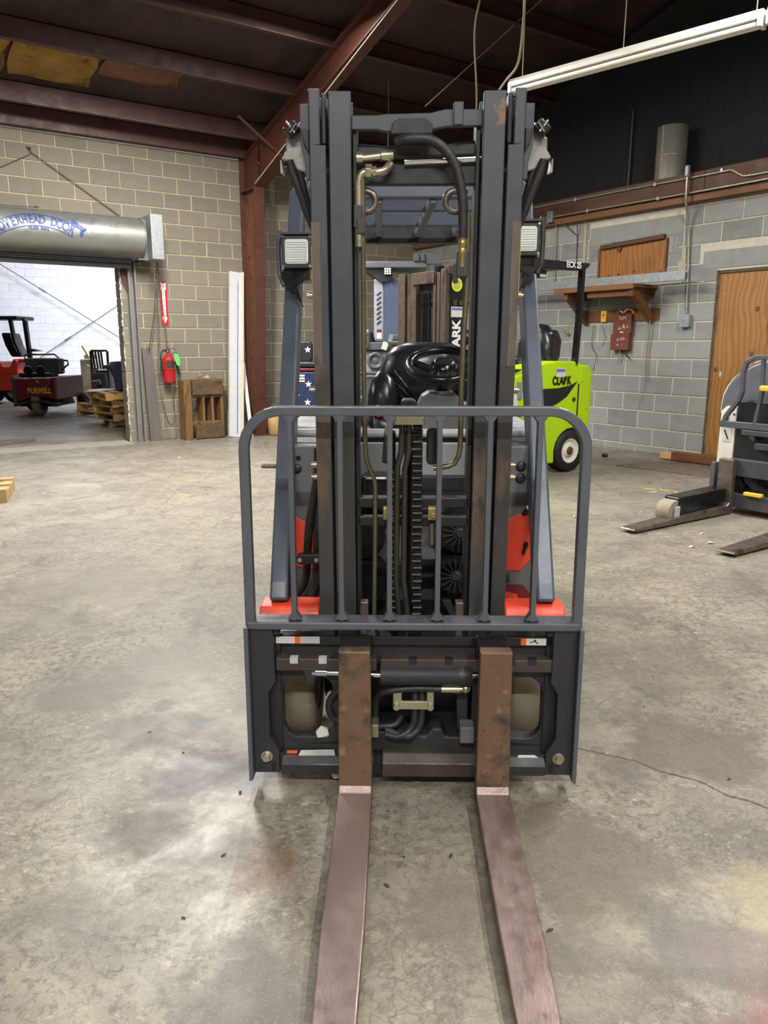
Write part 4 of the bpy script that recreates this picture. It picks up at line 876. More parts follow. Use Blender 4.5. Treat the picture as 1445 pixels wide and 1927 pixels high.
# --- mast (its own leaning frame: y = 0 is the front face of the rails)
for s in (-1, 1):
    X = lambda a, b: (min(s * a, s * b), max(s * a, s * b))
    a, b = X(.267, .232)
    m = MB(); m.box(*X(.267, .226), 0, .018, .42, 1.74); m.box(*X(.267, .240), 0, .018, 1.74, 1.867)
    m.box(*X(.267, .250), .018, .10, .42, 1.867); m.box(*X(.267, .226), .10, .118, .42, 1.867)
    mast(m, 'outer_rail', 'mast_paint', bevel=.003)
    mast(MB().box(*X(.2665, .2275), -.0015, .0, .43, 1.20).box(*X(.2668, .2665), 0, .1, .43, 1.3), 'rail_wear', 'mast_worn')
    m = MB(); m.box(*X(.218, .163), -.004, .016, .35, 1.86); m.box(*X(.195, .18), .016, .1, .35, 1.86); m.box(*X(.218, .163), .1, .116, .35, 1.86)
    mast(m, 'inner_rail', 'mast_paint', bevel=.003)
    mast(MB().box(*X(.2165, .1645), -.0055, -.004, .43, 1.04), 'rail_wear', 'mast_worn')
    mast(MB().box(*X(.2672, .245), -.0012, .0, 1.16, 1.56), 'edge_wear', 'edge_rust')
    MB().box(min(s * .372, s * .412), max(s * .372, s * .412), .02, .07, .10, .46).build('side_filler', 'black_paint', FK)
    mast(MB().box(*X(.161, .15), .03, .11, .40, 1.80), 'innermost_rail', 'black_paint', bevel=.002)
    mast(MB().box(*X(.238, .226), .02, .09, 1.745, 1.862), 'rail_insert', 'dark_plastic', bevel=.004)
    # top side plate, hose sheave guard, clamp
    mast(MB().prism([(s * .267, 1.835), (s * .29, 1.835), (s * .29, 1.745), (s * .279, 1.70), (s * .279, 1.66), (s * .267, 1.66)], 'y', .01, .03), 'side_plate', 'mast_paint', bevel=.002)
    g = mast(MB().prism([(s * .27, 1.812), (s * .29, 1.808), (s * .308, 1.79), (s * .318, 1.768), (s * .332, 1.766), (s * .333, 1.735), (s * .345, 1.716), (s * .335, 1.712), (s * .318, 1.712), (s * .305, 1.69), (s * .27, 1.68)], 'y', .05, .075), 'sheave_guard', 'guard_metal', bevel=.004)
    MB().prism([(s * .343, 1.712), (s * .338, 1.68), (s * .345, 1.68), (s * .345, 1.71)], 'y', .03, .07).build('guard_lip', 'guard_metal', g)
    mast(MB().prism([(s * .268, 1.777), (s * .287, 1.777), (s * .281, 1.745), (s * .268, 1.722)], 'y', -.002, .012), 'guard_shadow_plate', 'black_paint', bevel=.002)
    c = mast(MB().cbox((s * .312, .03, 1.782), (.036, .035, .028), (0, s * 40, 0)), 'hose_clamp', 'black_gloss', bevel=.004)
    MB().cyl((s * .30, .008, 1.792), (s * .316, .008, 1.77), .004, n=8).cyl((s * .324, .01, 1.796), (s * .304, .01, 1.77), .003, n=8).build('clamp_pin', 'chrome', c)
    for k, (dx, dy) in enumerate(((0, 0), (.016, .02))):
        mast(MB().tube(smooth_path([(s * (.323 - dx), .04 + dy, 1.712), (s * (.315 - dx), .045 + dy, 1.68), (s * (.300 - dx * .6), .05 + dy, 1.64), (s * (.284 - dx * .3), .06 + dy, 1.59), (s * .266, .075 + dy, 1.545), (s * .252, .1 + dy, 1.49), (s * .245, .11 + dy, 1.35)]), .0105, 10), 'hose', 'hose_rubber')
    mast(MB().tube([(s * .2675, .004, 1.50), (s * .2672, .004, 1.44), (s * .2678, .004, 1.38)], .0014, 6), 'yellow_line', 'crown_yellow')
    for z in (1.38, 1.13, .92, .885): mast(MB().cyl((s * .268, .05, z), (s * .282, .05, z), .010, n=6).cyl((s * .282, .05, z), (s * .288, .05, z), .006, n=8), 'rail_bolt', 'zinc')
# cross members at the top
mast(MB().prism([(-.163, 1.81), (-.10, 1.81), (-.075, 1.813), (.035, 1.815), (.07, 1.823), (.163, 1.823), (.163, 1.785), (.07, 1.783), (.035, 1.776), (-.075, 1.772), (-.10, 1.777), (-.163, 1.777)], 'y', .015, .035), 'top_crossbar', 'mast_paint', bevel=.003)
mast(MB().box(.09, .115, .005, .02, 1.785, 1.838), 'crossbar_tab', 'mast_paint', bevel=.003)
mast(MB().prism([(-.065, 1.765), (.04, 1.765), (.038, 1.79), (.025, 1.80), (-.045, 1.80), (-.06, 1.79)], 'y', .002, .018), 'crossbar_cover', 'black_paint', bevel=.002)
mast(MB().prism([(-.165, 1.755), (-.06, 1.75), (.05, 1.75), (.165, 1.765), (.165, 1.73), (-.165, 1.72)], 'y', .07, .10), 'rear_crossplate', 'dark_plastic', bevel=.003)
mast(MB().cyl((-.03, .045, 1.708), (.165, .045, 1.715), .012, n=14), 'chrome_pipe', 'chrome')
mast(MB().box(-.163, .163, .05, .085, 1.655, 1.705), 'second_crossbar', 'black_paint', bevel=.003)
mast(MB().cyl((-.15, .02, 1.712), (-.135, .02, 1.712), .016, n=6).cyl((-.135, .02, 1.712), (-.09, .02, 1.717), .010, n=10).cyl((-.09, .02, 1.717), (-.06, .025, 1.72), .013, n=10), 'valve_fitting', 'zinc')
mast(MB().tube(smooth_path([(-.066, .03, 1.70), (-.08, .01, 1.682), (-.10, .0, 1.676), (-.13, .0, 1.676), (-.143, .0, 1.66), (-.1445, .0, 1.62), (-.1445, .0, 1.5)]), .0105, 12), 'pipe_elbow', 'zinc')
mast(MB().cyl((-.128, .0, 1.678), (-.112, .0, 1.677), .019, n=6).cyl((-.11, 0, 1.677), (-.10, 0, 1.677), .014, n=6), 'pipe_nut', 'zinc', bevel=.001)
mast(MB().tube([(-0.134, -0.0, 1.67), (-0.135, -0.0, 1.321), (-0.135, -0.0, 1.098), (-0.133, -0.0, 0.982), (-0.129, -0.0, 0.94), (-0.11, -0.0, 0.892), (-0.106, -0.0, 0.874), (-0.107, -0.0, 0.739), (-0.111, -0.0, 0.473)], .0065, 10), 'lift_pipe', 'steel_tube')
mast(MB().box(-.158, -.135, -.012, .02, 1.545, 1.60).box(-.15, -.128, -.015, .02, 1.53, 1.565), 'pipe_clamp', 'dark_plastic', bevel=.003)
mast(MB().tube(smooth_path([(-.05, .0, 1.745), (-.02, -.012, 1.75), (.03, -.015, 1.748), (.07, -.015, 1.725), (.10, -.012, 1.68), (.115, -.01, 1.62), (.119, -.008, 1.56), (.119, -.006, 1.52)]), .0125, 12), 'hose', 'hose_rubber')
f = mast(MB().lathe([(.011, 0), (.011, .012), (.0085, .014), (.011, .018), (.011, .03), (.0085, .032), (.011, .036), (.011, .05), (.008, .055), (.008, .08)], (.119, -.006, 1.53), (0, 0, -1), 12), 'hose_ferrule', 'brass_zinc')
mast(MB().tube([(0.131, -0.0, 1.582), (0.134, -0.0, 1.427), (0.128, -0.0, 1.266), (0.126, -0.0, 1.127), (0.127, -0.0, 0.982), (0.123, -0.0, 0.956), (0.112, -0.0, 0.935), (0.095, -0.0, 0.927), (0.054, -0.0, 0.921)], .0075, 10), 'return_pipe', 'steel_tube')
mast(MB().box(.105, .135, -.012, .02, 1.425, 1.49).box(.098, .11, -.008, .02, 1.41, 1.46), 'pipe_clamp', 'dark_plastic', bevel=.003)
for s, cx in ((-1, -.128), (1, .100)):
    mast(MB().tube(arc((cx, 1.612), .025, -150 if s < 0 else 30, 130 if s < 0 else 320, 12, 'xz', .03), .009, 10).cyl((cx - s * .0, .03, 1.64), (cx + s * .03, .04, 1.64), .011, n=8), 'eye_hook', 'worn_steel')
# lower cross members and chain group
mast(MB().box(-.163, .163, .03, .06, .80, .83).box(-.163, .163, .03, .05, .745, .775), 'middle_crossbar', 'black_paint', bevel=.003)
mast(MB().cyl((.0, .05, .38), (.0, .05, 1.02), .026, n=18), 'lift_cylinder', 'black_gloss')
b = mast(MB().prism([(-.05, 1.068), (.025, 1.068), (.03, 1.045), (-.055, 1.045)], 'y', -.03, .04).prism([(-.045, 1.07), (-.08, 1.03), (-.08, .98), (-.07, .98), (-.055, 1.045)], 'y', .0, .03), 'chain_anchor', 'zinc', bevel=.003)
mast(MB().box(-.082, -.05, .0, .05, .94, 1.02).prism([(-.082, .94), (-.05, .94), (-.05, .915)], 'y', .0, .05), 'pulley_cover', 'black_gloss', bevel=.006)
mast(MB().prism(rrect(.035, .068, .93, 1.03, .012, 3), 'y', .0, .03), 'pulley_cover', 'black_gloss', bevel=.004)
mast(MB().tube([(-.032, -.012, 1.046), (-.034, -.014, .97), (-.045, -.012, .93), (-.047, -.01, .6), (-.03, -.008, .37)], .0085, 10), 'hose', 'hose_steel')
mast(MB().tube([(-.014, -.012, 1.046), (-.014, -.014, .97), (-.024, -.012, .92), (-.026, -.01, .6), (.0, -.008, .37)], .0085, 10), 'hose', 'hose_steel')
def chain(x0, x1, z0, z1, n, label):
    c = mast(MB().bar([(x0, .012, z0), (x1, .012, z1)], .020, .006, (0, 1, 0)), 'lift_chain', 'black_gloss'); c['label'] = label
    me = None
    for i in range(n):
        t = (i + .5) / n
        if me is None:
            mb = MB(); h = abs(z1 - z0) / n * .5
            for dx in (-.0085, -.003, .003, .0085): mb.prism([(-.006, -h * 1.1), (.006, -h * 1.1), (.009, -h * .5), (.006, 0), (.009, h * .5), (.006, h * 1.1), (-.006, h * 1.1)], 'x', dx - .0019, dx + .0019)
            mb.cyl((-.0125, -.004, 0), (.0125, -.004, 0), .0072, n=10)
            o = mb.build('link', 'chain_steel', c); me = o.data
        else:
            o = bpy.data.objects.new('link', me); COL.objects.link(o); o.parent = c
        o.location = (x0 + (x1 - x0) * t + .0015 * (-1) ** i, -.002, z0 + (z1 - z0) * t)
chain(.008, .014, 1.045, .36, 34, 'right lift chain of black leaf links')
chain(-.062, -.05, .92, .36, 28, 'left lift chain of black leaf links')
for x in (-.07, .055): mast(MB().box(x - .014, x + .014, -.01, .02, .775, .81).cyl((x, -.01, .79), (x, -.018, .79), .009, n=6), 'chain_bolt_plate', 'brass_zinc', bevel=.002)
mast(MB().cyl((-.07, .0, .745), (-.066, 0, .70), .010, n=10).cyl((-.066, 0, .70), (-.064, 0, .66), .008, n=10), 'hose_end', 'worn_steel'); mast(MB().tube([(-.066, .005, .665), (-.064, .01, .55), (-.085, .01, .40)], .010, 8), 'hose', 'hose_rubber'); mast(MB().tube([(.052, .0, .76), (.053, .0, .70)], .006, 8), 'hose_end', 'worn_steel')
for x in (-.14, .137): mast(MB().box(x - .012, x + .012, .0, .03, .42, .525), 'guide_block', 'worn_steel', bevel=.003)
# --- truck body behind the mast
MB().tube([(-.42, .74, .945), (.42, .74, .945)], .016, 10).build('dash_rail', 'pale_grey', FK)
MB().box(-.45, .45, .76, .80, .90, .94).build('dash_edge', 'black_paint', FK)
MB().box(-.36, .36, .62, .64, .36, .925).build('front_cowl', 'lit_cowl', FK, bevel=.004)
MB().box(-.37, .37, .58, .63, .765, .815).build('cowl_band', 'black_paint', FK, bevel=.003); MB().box(-.37, .37, .575, .6, .665, .70).build('cowl_band', 'black_paint', FK, bevel=.003)
MB().box(.06, .2, .565, .575, .672, .70).build('band_plate', 'dark_plastic', FK, bevel=.003)
lettering('lettering', 'L', .08, 'letter_white', FK, (.205, .6185, .865), sx=1, bold=.004)
MB().prism([(-.16, .83), (-.06, .83), (-.06, .70), (-.1, .70), (-.16, .76)], 'y', .5, .61).build('pump_housing', 'black_gloss', FK, bevel=.01)
for x, z, r in ((-.16, .615, .075), (-.16, .46, .085)):
    MB().lathe([(r, 0), (r, .10), (r * .9, .115)], (x, .62, z), (0, -1, 0), 28).build('drive_motor', 'black_paint', FK)
for x, z, r in ((.165, .64, .078), (.155, .49, .072)):
    mo = MB().lathe([(r, 0), (r, .10), (r * .92, .115)], (x, .62, z), (0, -1, 0), 28).build('fan_motor', 'black_paint', FK)
    f = MB().lathe([(.02, 0), (.02, .016), (.012, .02)], (x, .505, z), (0, -1, 0), 16)
    for k in range(15):
        a = 2 * PI * k / 15; f.bar([(x + .016 * math.cos(a), .495, z + .016 * math.sin(a)), (x + .058 * math.cos(a), .497, z + .058 * math.sin(a))], .0055, .014, (0, 1, 0))
    f.build('fan_fins', 'dark_plastic', mo)
MB().prism([(.07, .60), (.13, .565), (.24, .55), (.24, .60), (.17, .56), (.12, .575)], 'y', .56, .6).build('motor_bracket', 'grey_plastic', FK)
MB().prism([(.11, .40), (.14, .40), (.15, .36), (.155, .28), (.14, .28), (.135, .35)], 'y', .5, .53).prism([(.2, .40), (.175, .40), (.15, .36), (.155, .33)], 'y', .5, .53).build('y_bracket', 'dark_plastic', FK, bevel=.002)
MB().box(-.36, .36, .64, .7, .2, .40).build('lower_frame', 'black_paint', FK)
# side panels: grey above, orange middle, grey below, red fender
for s in (-1, 1):
    q = [(.30, .93), (.405, .93), (.425, .80), (.445, .62), (.46, .40), (.30, .40)]
    MB().prism([(s * x, z) for x, z in q], 'y', .50, .56).build('side_panel', 'grey_plastic' if s > 0 else 'grey_plastic', FK, bevel=.004)
    if s < 0: q = [(-.30, .63), (-.335, .665), (-.395, .70), (-.42, .70), (-.43, .55), (-.40, .53), (-.36, .515), (-.30, .515)]
    else: q = [(.30, .675), (.36, .705), (.395, .70), (.405, .55), (.37, .51), (.30, .51)]
    MB().prism(q, 'y', .494, .51).build('orange_panel', 'orange_red', FK, bevel=.002)
    MB().box(min(s * .30, s * .455), max(s * .30, s * .455), .80, 1.9, .93, .965).build('hood_edge', 'pale_grey', FK, bevel=.012)
    MB().box(min(s * .29, s * .44), max(s * .29, s * .44), .56, 1.2, .85, .935).build('side_bin', 'dark_plastic', FK, bevel=.005)
    MB().prism([(.165, .405), (.165, .47), (.18, .49), (.25, .495), (.30, .47), (.30, .45), (.20, .45), (.185, .40)], 'x', min(s * .275, s * .455), max(s * .275, s * .455)).build('fender', 'orange_red', FK, bevel=.006)
    MB().box(min(s * .33, s * .44), max(s * .33, s * .44), .16, .2, .395, .406).build('fender_lip', 'orange_red', FK)
    wheel(FK, (s * .372, .37, .195), .195, .15, .6, 'tyre_dusty', 'dark_metal', (1, 0, 0), 'front_wheel')
for z in (.865, .825): MB().lathe([(.017, 0), (.017, .004), (.006, .006)], (.36, .499, z), (0, -1, 0), 18).build('panel_cap', 'dark_plastic', FK)
MB().lathe([(.016, 0), (.016, .003), (.006, .005)], (-.375, .499, .855), (0, -1, 0), 18).build('panel_cap', 'dark_plastic', FK); MB().lathe([(.008, 0), (.008, .003)], (-.37, .499, .89), (0, -1, 0), 12).build('panel_hole', 'black_gloss', FK)
MB().cyl((.375, .495, .705), (.383, .47, .73), .008, n=10).build('lever_stub', 'black_paint', FK); MB().cyl((.384, .468, .7315), (.385, .466, .733), .008, n=10).build('lever_tip', 'white_paint', FK)
MB().ball((.385, .49, .60), (.009, .006, .012), 8, 6).cyl((.383, .49, .597), (.376, .485, .57), .006, n=8).build('keyhole_tab', 'black_gloss', FK)
MB().prism([(.30, .50), (.335, .50), (.335, .47), (.30, .47)], 'y', .49, .5).build('step_pad', 'dark_plastic', FK, bevel=.003)
MB().prism([(.30, .46), (.38, .46), (.405, .43), (.41, .39), (.30, .39)], 'y', .488, .499).build('step_recess', 'dark_red', FK); MB().prism([(.30, .43), (.33, .44), (.36, .43), (.375, .39), (.30, .39)], 'y', .478, .489).build('tilt_cover', 'orange_red', FK, bevel=.002)
MB().box(-.34, -.29, .485, .5, .455, .505).build('hose_plate', 'grey_plastic', FK, bevel=.002); MB().cyl((-.325, .485, .49), (-.325, .475, .49), .007, n=8).cyl((-.33, .485, .46), (-.33, .475, .46), .007, n=8).build('bolt', 'zinc', FK)
MB().tube(smooth_path([(-.275, .23, .96), (-.285, .25, .85), (-.31, .28, .73), (-.325, .32, .62), (-.345, .38, .50), (-.40, .44, .42), (-.43, .46, .39)]), .0135, 10).build('hose', 'hose_rubber', FK)
MB().tube(smooth_path([(-.270, .25, .9), (-.28, .27, .78), (-.29, .29, .66), (-.30, .33, .54), (-.32, .38, .46), (-.35, .43, .38)]), .0135, 10).build('hose', 'hose_rubber', FK)
MB().tube(smooth_path([(-.262, .26, .85), (-.272, .28, .70), (-.285, .32, .55), (-.33, .4, .42), (-.345, .42, .36)]), .0135, 10).build('hose', 'hose_rubber', FK)
hc = MB().prism(rrect(-.352, -.27, .598, .63, .012, 3), 'y', .25, .275).build('hose_bracket', 'black_paint', FK, bevel=.003)
for x in (-.34, -.29): MB().cyl((x, .25, .614), (x, .242, .614), .007, n=8).build('bolt', 'zinc', hc)
# --- overhead guard
for s in (-1, 1):
    MB().bar([(s * .40, .225, .485), (s * .40, .25, .53), (s * .425, 1.02, 1.66), (s * .425, 1.08, 1.78), (s * .41, 1.13, 1.825), (s * .38, 1.2, 1.845)], .054, .09, (0, -.9, .4)).build('guard_leg', 'guard_paint', FK, bevel=.008)
    MB().bar([(s * .41, 1.13, 1.82), (s * .36, 2.05, 1.80)], .05, .07, (0, 0, 1)).build('guard_side_rail', 'guard_paint', FK, bevel=.008)
    MB().bar([(s * .36, 2.05, 1.80), (s * .38, 2.15, 1.0)], .05, .06, (0, 1, 0)).build('guard_rear_leg', 'guard_paint', FK, bevel=.006)
MB().box(-.40, .40, 1.12, 1.17, 1.80, 1.85).build('guard_front_bar', 'guard_paint', FK, bevel=.008)
for y in (1.36, 1.76):
    MB().cbox((0, y, 1.815), (.78, .085, .014), (42, 0, 0)).build('guard_slat', 'guard_paint', FK, bevel=.003)
for x, dx in ((-.14, 0), (.07, -.02), (.28, -.05)): MB().bar([(x + .02, 1.14, 1.80), (x + dx, 2.0, 1.79)], .03, .035, (0, 0, 1)).build('guard_rib', 'guard_paint', FK, bevel=.004)
MB().box(-.38, .38, 1.54, 1.556, 1.81, 1.825).build('guard_wire_bar', 'guard_paint', FK)
MB().box(-.38, .38, 2.0, 2.06, 1.745, 1.83).build('guard_rear_bar', 'black_paint', FK, bevel=.008)
MB().lathe([(.075, 0), (.085, .01), (.085, .05), (.06, .07)], (-.30, 1.75, 1.70), (0, -1, 0), 26).build('speaker_housing', 'black_gloss', FK); MB().lathe([(.066, 0), (.05, .012), (.0, .016)], (-.30, 1.69, 1.70), (0, -1, 0), 24).build('speaker_face', 'dark_plastic', FK)
# --- work lamps on the guard legs
for s, x, yy, z, tilt in ((-1, -.392, .80, 1.565, 0), (1, .385, .80, 1.605, 6)):
    lp = MB().prism(rrect(x - .052, x + .052, z - .055, z + .055, .012, 3), 'y', yy - .05, yy + .03).build('work_lamp', 'dark_plastic', FK, bevel=.004)
    MB().prism(rrect(x - .040, x + .040, z - .042, z + .040, .010, 3), 'y', yy - .056, yy - .049).build('lamp_lens', 'lens_glass', lp, bevel=.003)
    for k in range(9): MB().box(x - .036, x + .036, yy - .058, yy - .055, z - .035 + .008 * k, z - .032 + .008 * k).build('lens_rib', 'lens_glass', lp)
    for dx in (-.046, .046):
        for dz in (-.048, .048): MB().cyl((x + dx, yy - .05, z + dz), (x + dx, yy - .055, z + dz), .0045, n=8).build('screw', 'chrome', lp)
    MB().prism([(x - .055, z + .055), (x + .055, z + .055), (x + .05, z + .062), (x - .05, z + .062)], 'y', yy - .06, yy + .03).build('lamp_hood', 'dark_plastic', lp)
    MB().tube([(x + s * .066, yy, z + .075), (x + s * .07, yy, z + .0), (x + s * .068, yy, z - .07), (x + s * .05, yy - .01, z - .11)], .009, 8).build('lamp_guard', 'guard_paint' if s < 0 else 'dark_plastic', lp)
    if s > 0: MB().tube([(x + .05, yy, z - .02), (x + .052, yy, z + .05), (x + .066, yy, z + .075)], .009, 8).build('lamp_guard', 'dark_plastic', lp)
    MB().prism([(x + s * .05, z - .055), (x + s * .062, z - .08), (x + s * .03, z - .12), (x + s * .005, z - .125), (x - s * .012, z - .18), (x - s * .02, z - .185), (x + s * .02, z - .12), (x - s * .015, z - .10), (x - s * .03, z - .055)], 'y', yy - .03, yy - .01).box(x - .02, x + .04, yy - .03, yy + .02, z - .09, z - .055).build('lamp_bracket', 'black_gloss', lp, bevel=.003)
    MB().box(x - .015, x + .045, yy - .02, yy + .02, z - .10, z - .085).build('lamp_foot', 'worn_steel', lp, bevel=.002)
# --- seat, steering column and wheel, armrest
m = MB(); prof = []
seat = MB()
def loft(mb, rings, closed_caps=True):
    n = len(rings[0]); vs = [p for r in rings for p in r]
    mb.add(vs, [(i * n + k, i * n + (k + 1) % n, (i + 1) * n + (k + 1) % n, (i + 1) * n + k) for i in range(len(rings) - 1) for k in range(n)], True)
    if closed_caps: mb.add(rings[0], [tuple(range(n))[::-1]], True); mb.add(rings[-1], [tuple(range(n))], True)
    return mb
def superell(cx, cy, cz, a, b, n=20, e=2.6):
    return [(cx + a * math.copysign(abs(math.cos(t)) ** (2 / e), math.cos(t)), cy + b * math.copysign(abs(math.sin(t)) ** (2 / e), math.sin(t)), cz) for t in [2 * PI * k / n for k in range(n)]]
st = loft(MB(), [superell(.085, 1.52, z, a, b) for z, a, b in ((.86, .20, .06), (.90, .235, .10), (1.0, .245, .12), (1.08, .235, .12), (1.15, .21, .115), (1.21, .185, .105), (1.245, .15, .09), (1.262, .10, .06), (1.266, .03, .02))]).build('seat_back', 'vinyl', FK)
for dx in (-.16, .23):
    loft(MB(), [superell(.05 + dx, 1.42, z, a, b, 14) for z, a, b in ((.86, .05, .06), (.95, .075, .10), (1.04, .07, .09), (1.11, .05, .06), (1.14, .02, .02))]).build('seat_bolster', 'vinyl', FK)
for k in range(3): MB().tube(smooth_path([(-.06 - .015 * k, 1.405, 1.14 - .03 * k), (-.01, 1.385, 1.08 - .03 * k), (.04, 1.385, 1.02 - .03 * k)]), .006, 6).build('seat_seam', 'black_gloss', FK)
loft(MB(), [superell(.085, 1.30, z, a, b, 18, 3) for z, a, b in ((.86, .22, .2), (.88, .235, .22), (.95, .235, .22), (.965, .2, .19))]).build('seat_cushion', 'vinyl', FK)
MB().prism(rrect(-.03, .03, .97, 1.04, .015, 3), 'y', 1.12, 1.2).build('armrest_block', 'dark_plastic', FK, bevel=.01); MB().lathe([(.028, 0), (.03, .01), (.03, .04)], (.03, 1.12, .99), (0, -1, .2), 18).build('armrest_knob', 'black_gloss', FK)
MB().prism([(.03, .87), (.26, .87), (.26, 1.035), (.20, 1.045), (.16, 1.085), (.07, 1.085), (.045, 1.07), (.03, 1.04)], 'y', .86, .98).build('steering_console', 'grey_plastic', FK, bevel=.008)
MB().cyl((.12, .95, 1.05), (.122, .92, 1.12), .033, .028, 18).cyl((.122, .92, 1.11), (.125, .905, 1.15), .04, .034, 18).build('steering_column', 'black_gloss', FK)
ctr = Vector((.125, .9, 1.182)); e = Euler((rad(24), 0, rad(-4))).to_matrix()
MB().tube([ctr + e @ Vector((.128 * math.cos(t), .128 * math.sin(t), 0)) for t in [2 * PI * k / 36 for k in range(36)]], .016, 12, True).build('steering_wheel', 'black_gloss', FK)
MB().bar([ctr + e @ Vector((-.13, .03, -.0)), ctr + e @ Vector((-.05, -.01, -.012)), ctr + e @ Vector((.05, -.01, -.012)), ctr + e @ Vector((.13, .03, 0))], .035, .014, e @ Vector((0, 0, 1))).bar([ctr + e @ Vector((0, -.01, -.01)), ctr + e @ Vector((0, -.13, 0))], .04, .014, e @ Vector((0, 0, 1))).lathe([(.05, -.03), (.05, .0), (.035, .015)], ctr, e @ Vector((0, 0, 1)), 20).build('wheel_spokes', 'black_gloss', FK, bevel=.004)
MB().box(-.14, -.11, 1.2, 1.24, .87, .99).build('belt_stalk', 'black_gloss', FK, bevel=.004); MB().cbox((-.125, 1.19, .985), (.022, .03, .05), (0, -15, 0)).build('belt_buckle', 'seat_red', FK, bevel=.003)
MB().box(-.42, .42, 1.0, 1.95, .5, .86).build('battery_hood', 'dark_plastic', FK, bevel=.02)
MB().prism([(1.9, .25), (2.25, .3), (2.28, .9), (2.0, 1.0), (1.9, 1.0)], 'x', -.44, .44).build('counterweight', 'grey_plastic', FK, bevel=.03)
wheel(FK, (-.30, 1.95, .19), .19, .14, .6, 'rubber', 'dark_metal', (1, 0, 0), 'rear_wheel'); wheel(FK, (.30, 1.95, .19), .19, .14, .6, 'rubber', 'dark_metal', (1, 0, 0), 'rear_wheel')
MB().box(-.30, .30, .62, 1.95, .12, .5).build('chassis', 'black_paint', FK, bevel=.01)
# ------------------------------------------------------------------ lime green forklift in the corner (frame: rear wheel near side, x to its rear, y away)
GK = thing('forklift', 'lime green forklift parked in the corner with black overhead guard', 'forklift', (1.883, 7.706, 0), 34.5)
arch_ = [(.22 * math.cos(rad(a)) * 1.12, .21 + .235 * math.sin(rad(a))) for a in range(190, 20, -17)]
MB().prism([(-1.30, .12), (-.24, .11)] + arch_[1:] + [(.20, .38), (.19, 1.0), (.06, 1.09), (-.02, 1.10), (-.25, 1.105), (-.42, 1.085), (-.60, 1.03), (-.83, .96), (-.95, .72), (-1.30, .60)], 'y', .0, 1.05).build('body', 'lime_paint', GK, bevel=.02)
MB().prism([(.06, .42), (.22, .40), (.245, .5), (.25, .98), (.20, 1.06), (.06, 1.075)], 'y', -.012, 1.06).build('counterweight', 'lime_worn', GK, bevel=.025)
MB().prism([(-.60, .84), (-.22, .848), (-.06, .868), (.045, .905), (-.10, .76), (-.22, .70), (-.45, .63), (-.60, .62)], 'y', -.006, .02).build('black_panel', 'black_gloss', GK, bevel=.004)
MB().bar([(-1.2, -.003, .575), (-.30, -.003, .595), (-.02, -.003, .62)], .012, .02).build('seam_ridge', 'lime_paint', GK)
MB().bar([(.055, -.003, .45), (.06, -.003, .88)], .012, .012, (0, 1, 0)).build('panel_seam', 'black_paint', GK)
MB().lathe([(.022, 0), (.022, .006), (.012, .008)], (-.0, -.003, .73), (0, -1, 0), 14).build('lock_cap', 'dark_plastic', GK)
lettering('lettering', 'CLARK', .11, 'letter_black', GK, (-.185, -.0075, .915), sx=.75, bold=.004)
MB().box(-.27, -.145, -.009, -.003, .95, 1.04).build('sticker', 'label_pale', GK); MB().box(-.265, -.15, -.0095, -.008, 1.0, 1.03).build('sticker_band', 'label_blue', GK)
MB().box(-.78, -.72, -.02, .0, .76, .92).build('door_latch', 'galvanized', GK, bevel=.006); MB().prism([(-.80, .58), (-.72, .60), (-.72, .66), (-.78, .66)], 'y', -.03, .0).build('door_latch', 'galvanized', GK, bevel=.006)
MB().box(-.83, -.77, -.008, .0, .70, .80).build('sticker', 'label_pale', GK)
MB().box(-.76, -.68, -.006, .0, .78, .83).build('sticker', 'label_pale', GK); MB().box(-.79, -.68, -.0065, .0, .83, .845).build('sticker_band', 'label_orange', GK)
MB().bar([(-1.0, -.002, .845), (-.62, -.002, .85)], .006, .012).build('panel_gap', 'black_paint', GK)
w_ = wheel(GK, (.0, .09, .215), .215, .17, .6, name='rear_wheel'); MB().lathe([(.045, 0), (.04, .02), (.02, .025)], (0, .03, .215), (0, -1, 0), 16).build('hub_cap', 'rust_steel', w_); wheel(GK, (.0, .96, .215), .215, .17, .6, name='rear_wheel'); wheel(GK, (-1.15, .12, .25), .25, .2, .6, name='front_wheel'); wheel(GK, (-1.15, .93, .25), .25, .2, .6, name='front_wheel')
for y in (.03, 1.02):
    MB().bar([(.02, y, 1.05), (.05, y, 1.5), (.06, y, 1.98)], .045, .06, (0, 1, 0)).build('guard_rear_leg', 'black_gloss', GK, bevel=.006)
    MB().bar([(-1.20, y, .8), (-1.05, y, 1.5), (-.92, y, 1.98)], .05, .06, (0, 1, 0)).build('guard_front_leg', 'black_paint', GK, bevel=.006)
    MB().prism([(-.95, 1.93), (-.02, 1.955), (.06, 1.96), (.13, 2.0), (.145, 2.03), (-.95, 2.03)], 'y', y - .03, y + .03).build('guard_side_rail', 'black_gloss', GK, bevel=.006)
for k in range(8): MB().box(-.9 + .13 * k, -.86 + .13 * k, .05, 1.0, 1.985, 2.01).build('guard_slat', 'black_paint', GK)
MB().box(-.52, -.42, .03, .16, 1.87, 1.94).build('rear_lamp', 'black_gloss', GK, bevel=.005); MB().box(-.51, -.43, .025, .031, 1.875, 1.9).build('lamp_lens', 'pale_grey', GK)
lettering('lettering', 'ECX 25', .075, 'letter_white', GK, (-.09, -.0025, 2.0), sx=.85, bold=.002)
SX, SZ = (-0.019, 1.253)
for y in (.5,):
    loft(MB(), [superell(SX, y, SZ + z, a_, b_, 18) for z, a_, b_ in ((-.22, .10, .22), (-.1, .13, .24), (.02, .13, .23), (.1, .115, .19), (.16, .10, .15), (.2, .08, .11), (.215, .02, .05))]).build('seat_back', 'vinyl', GK)
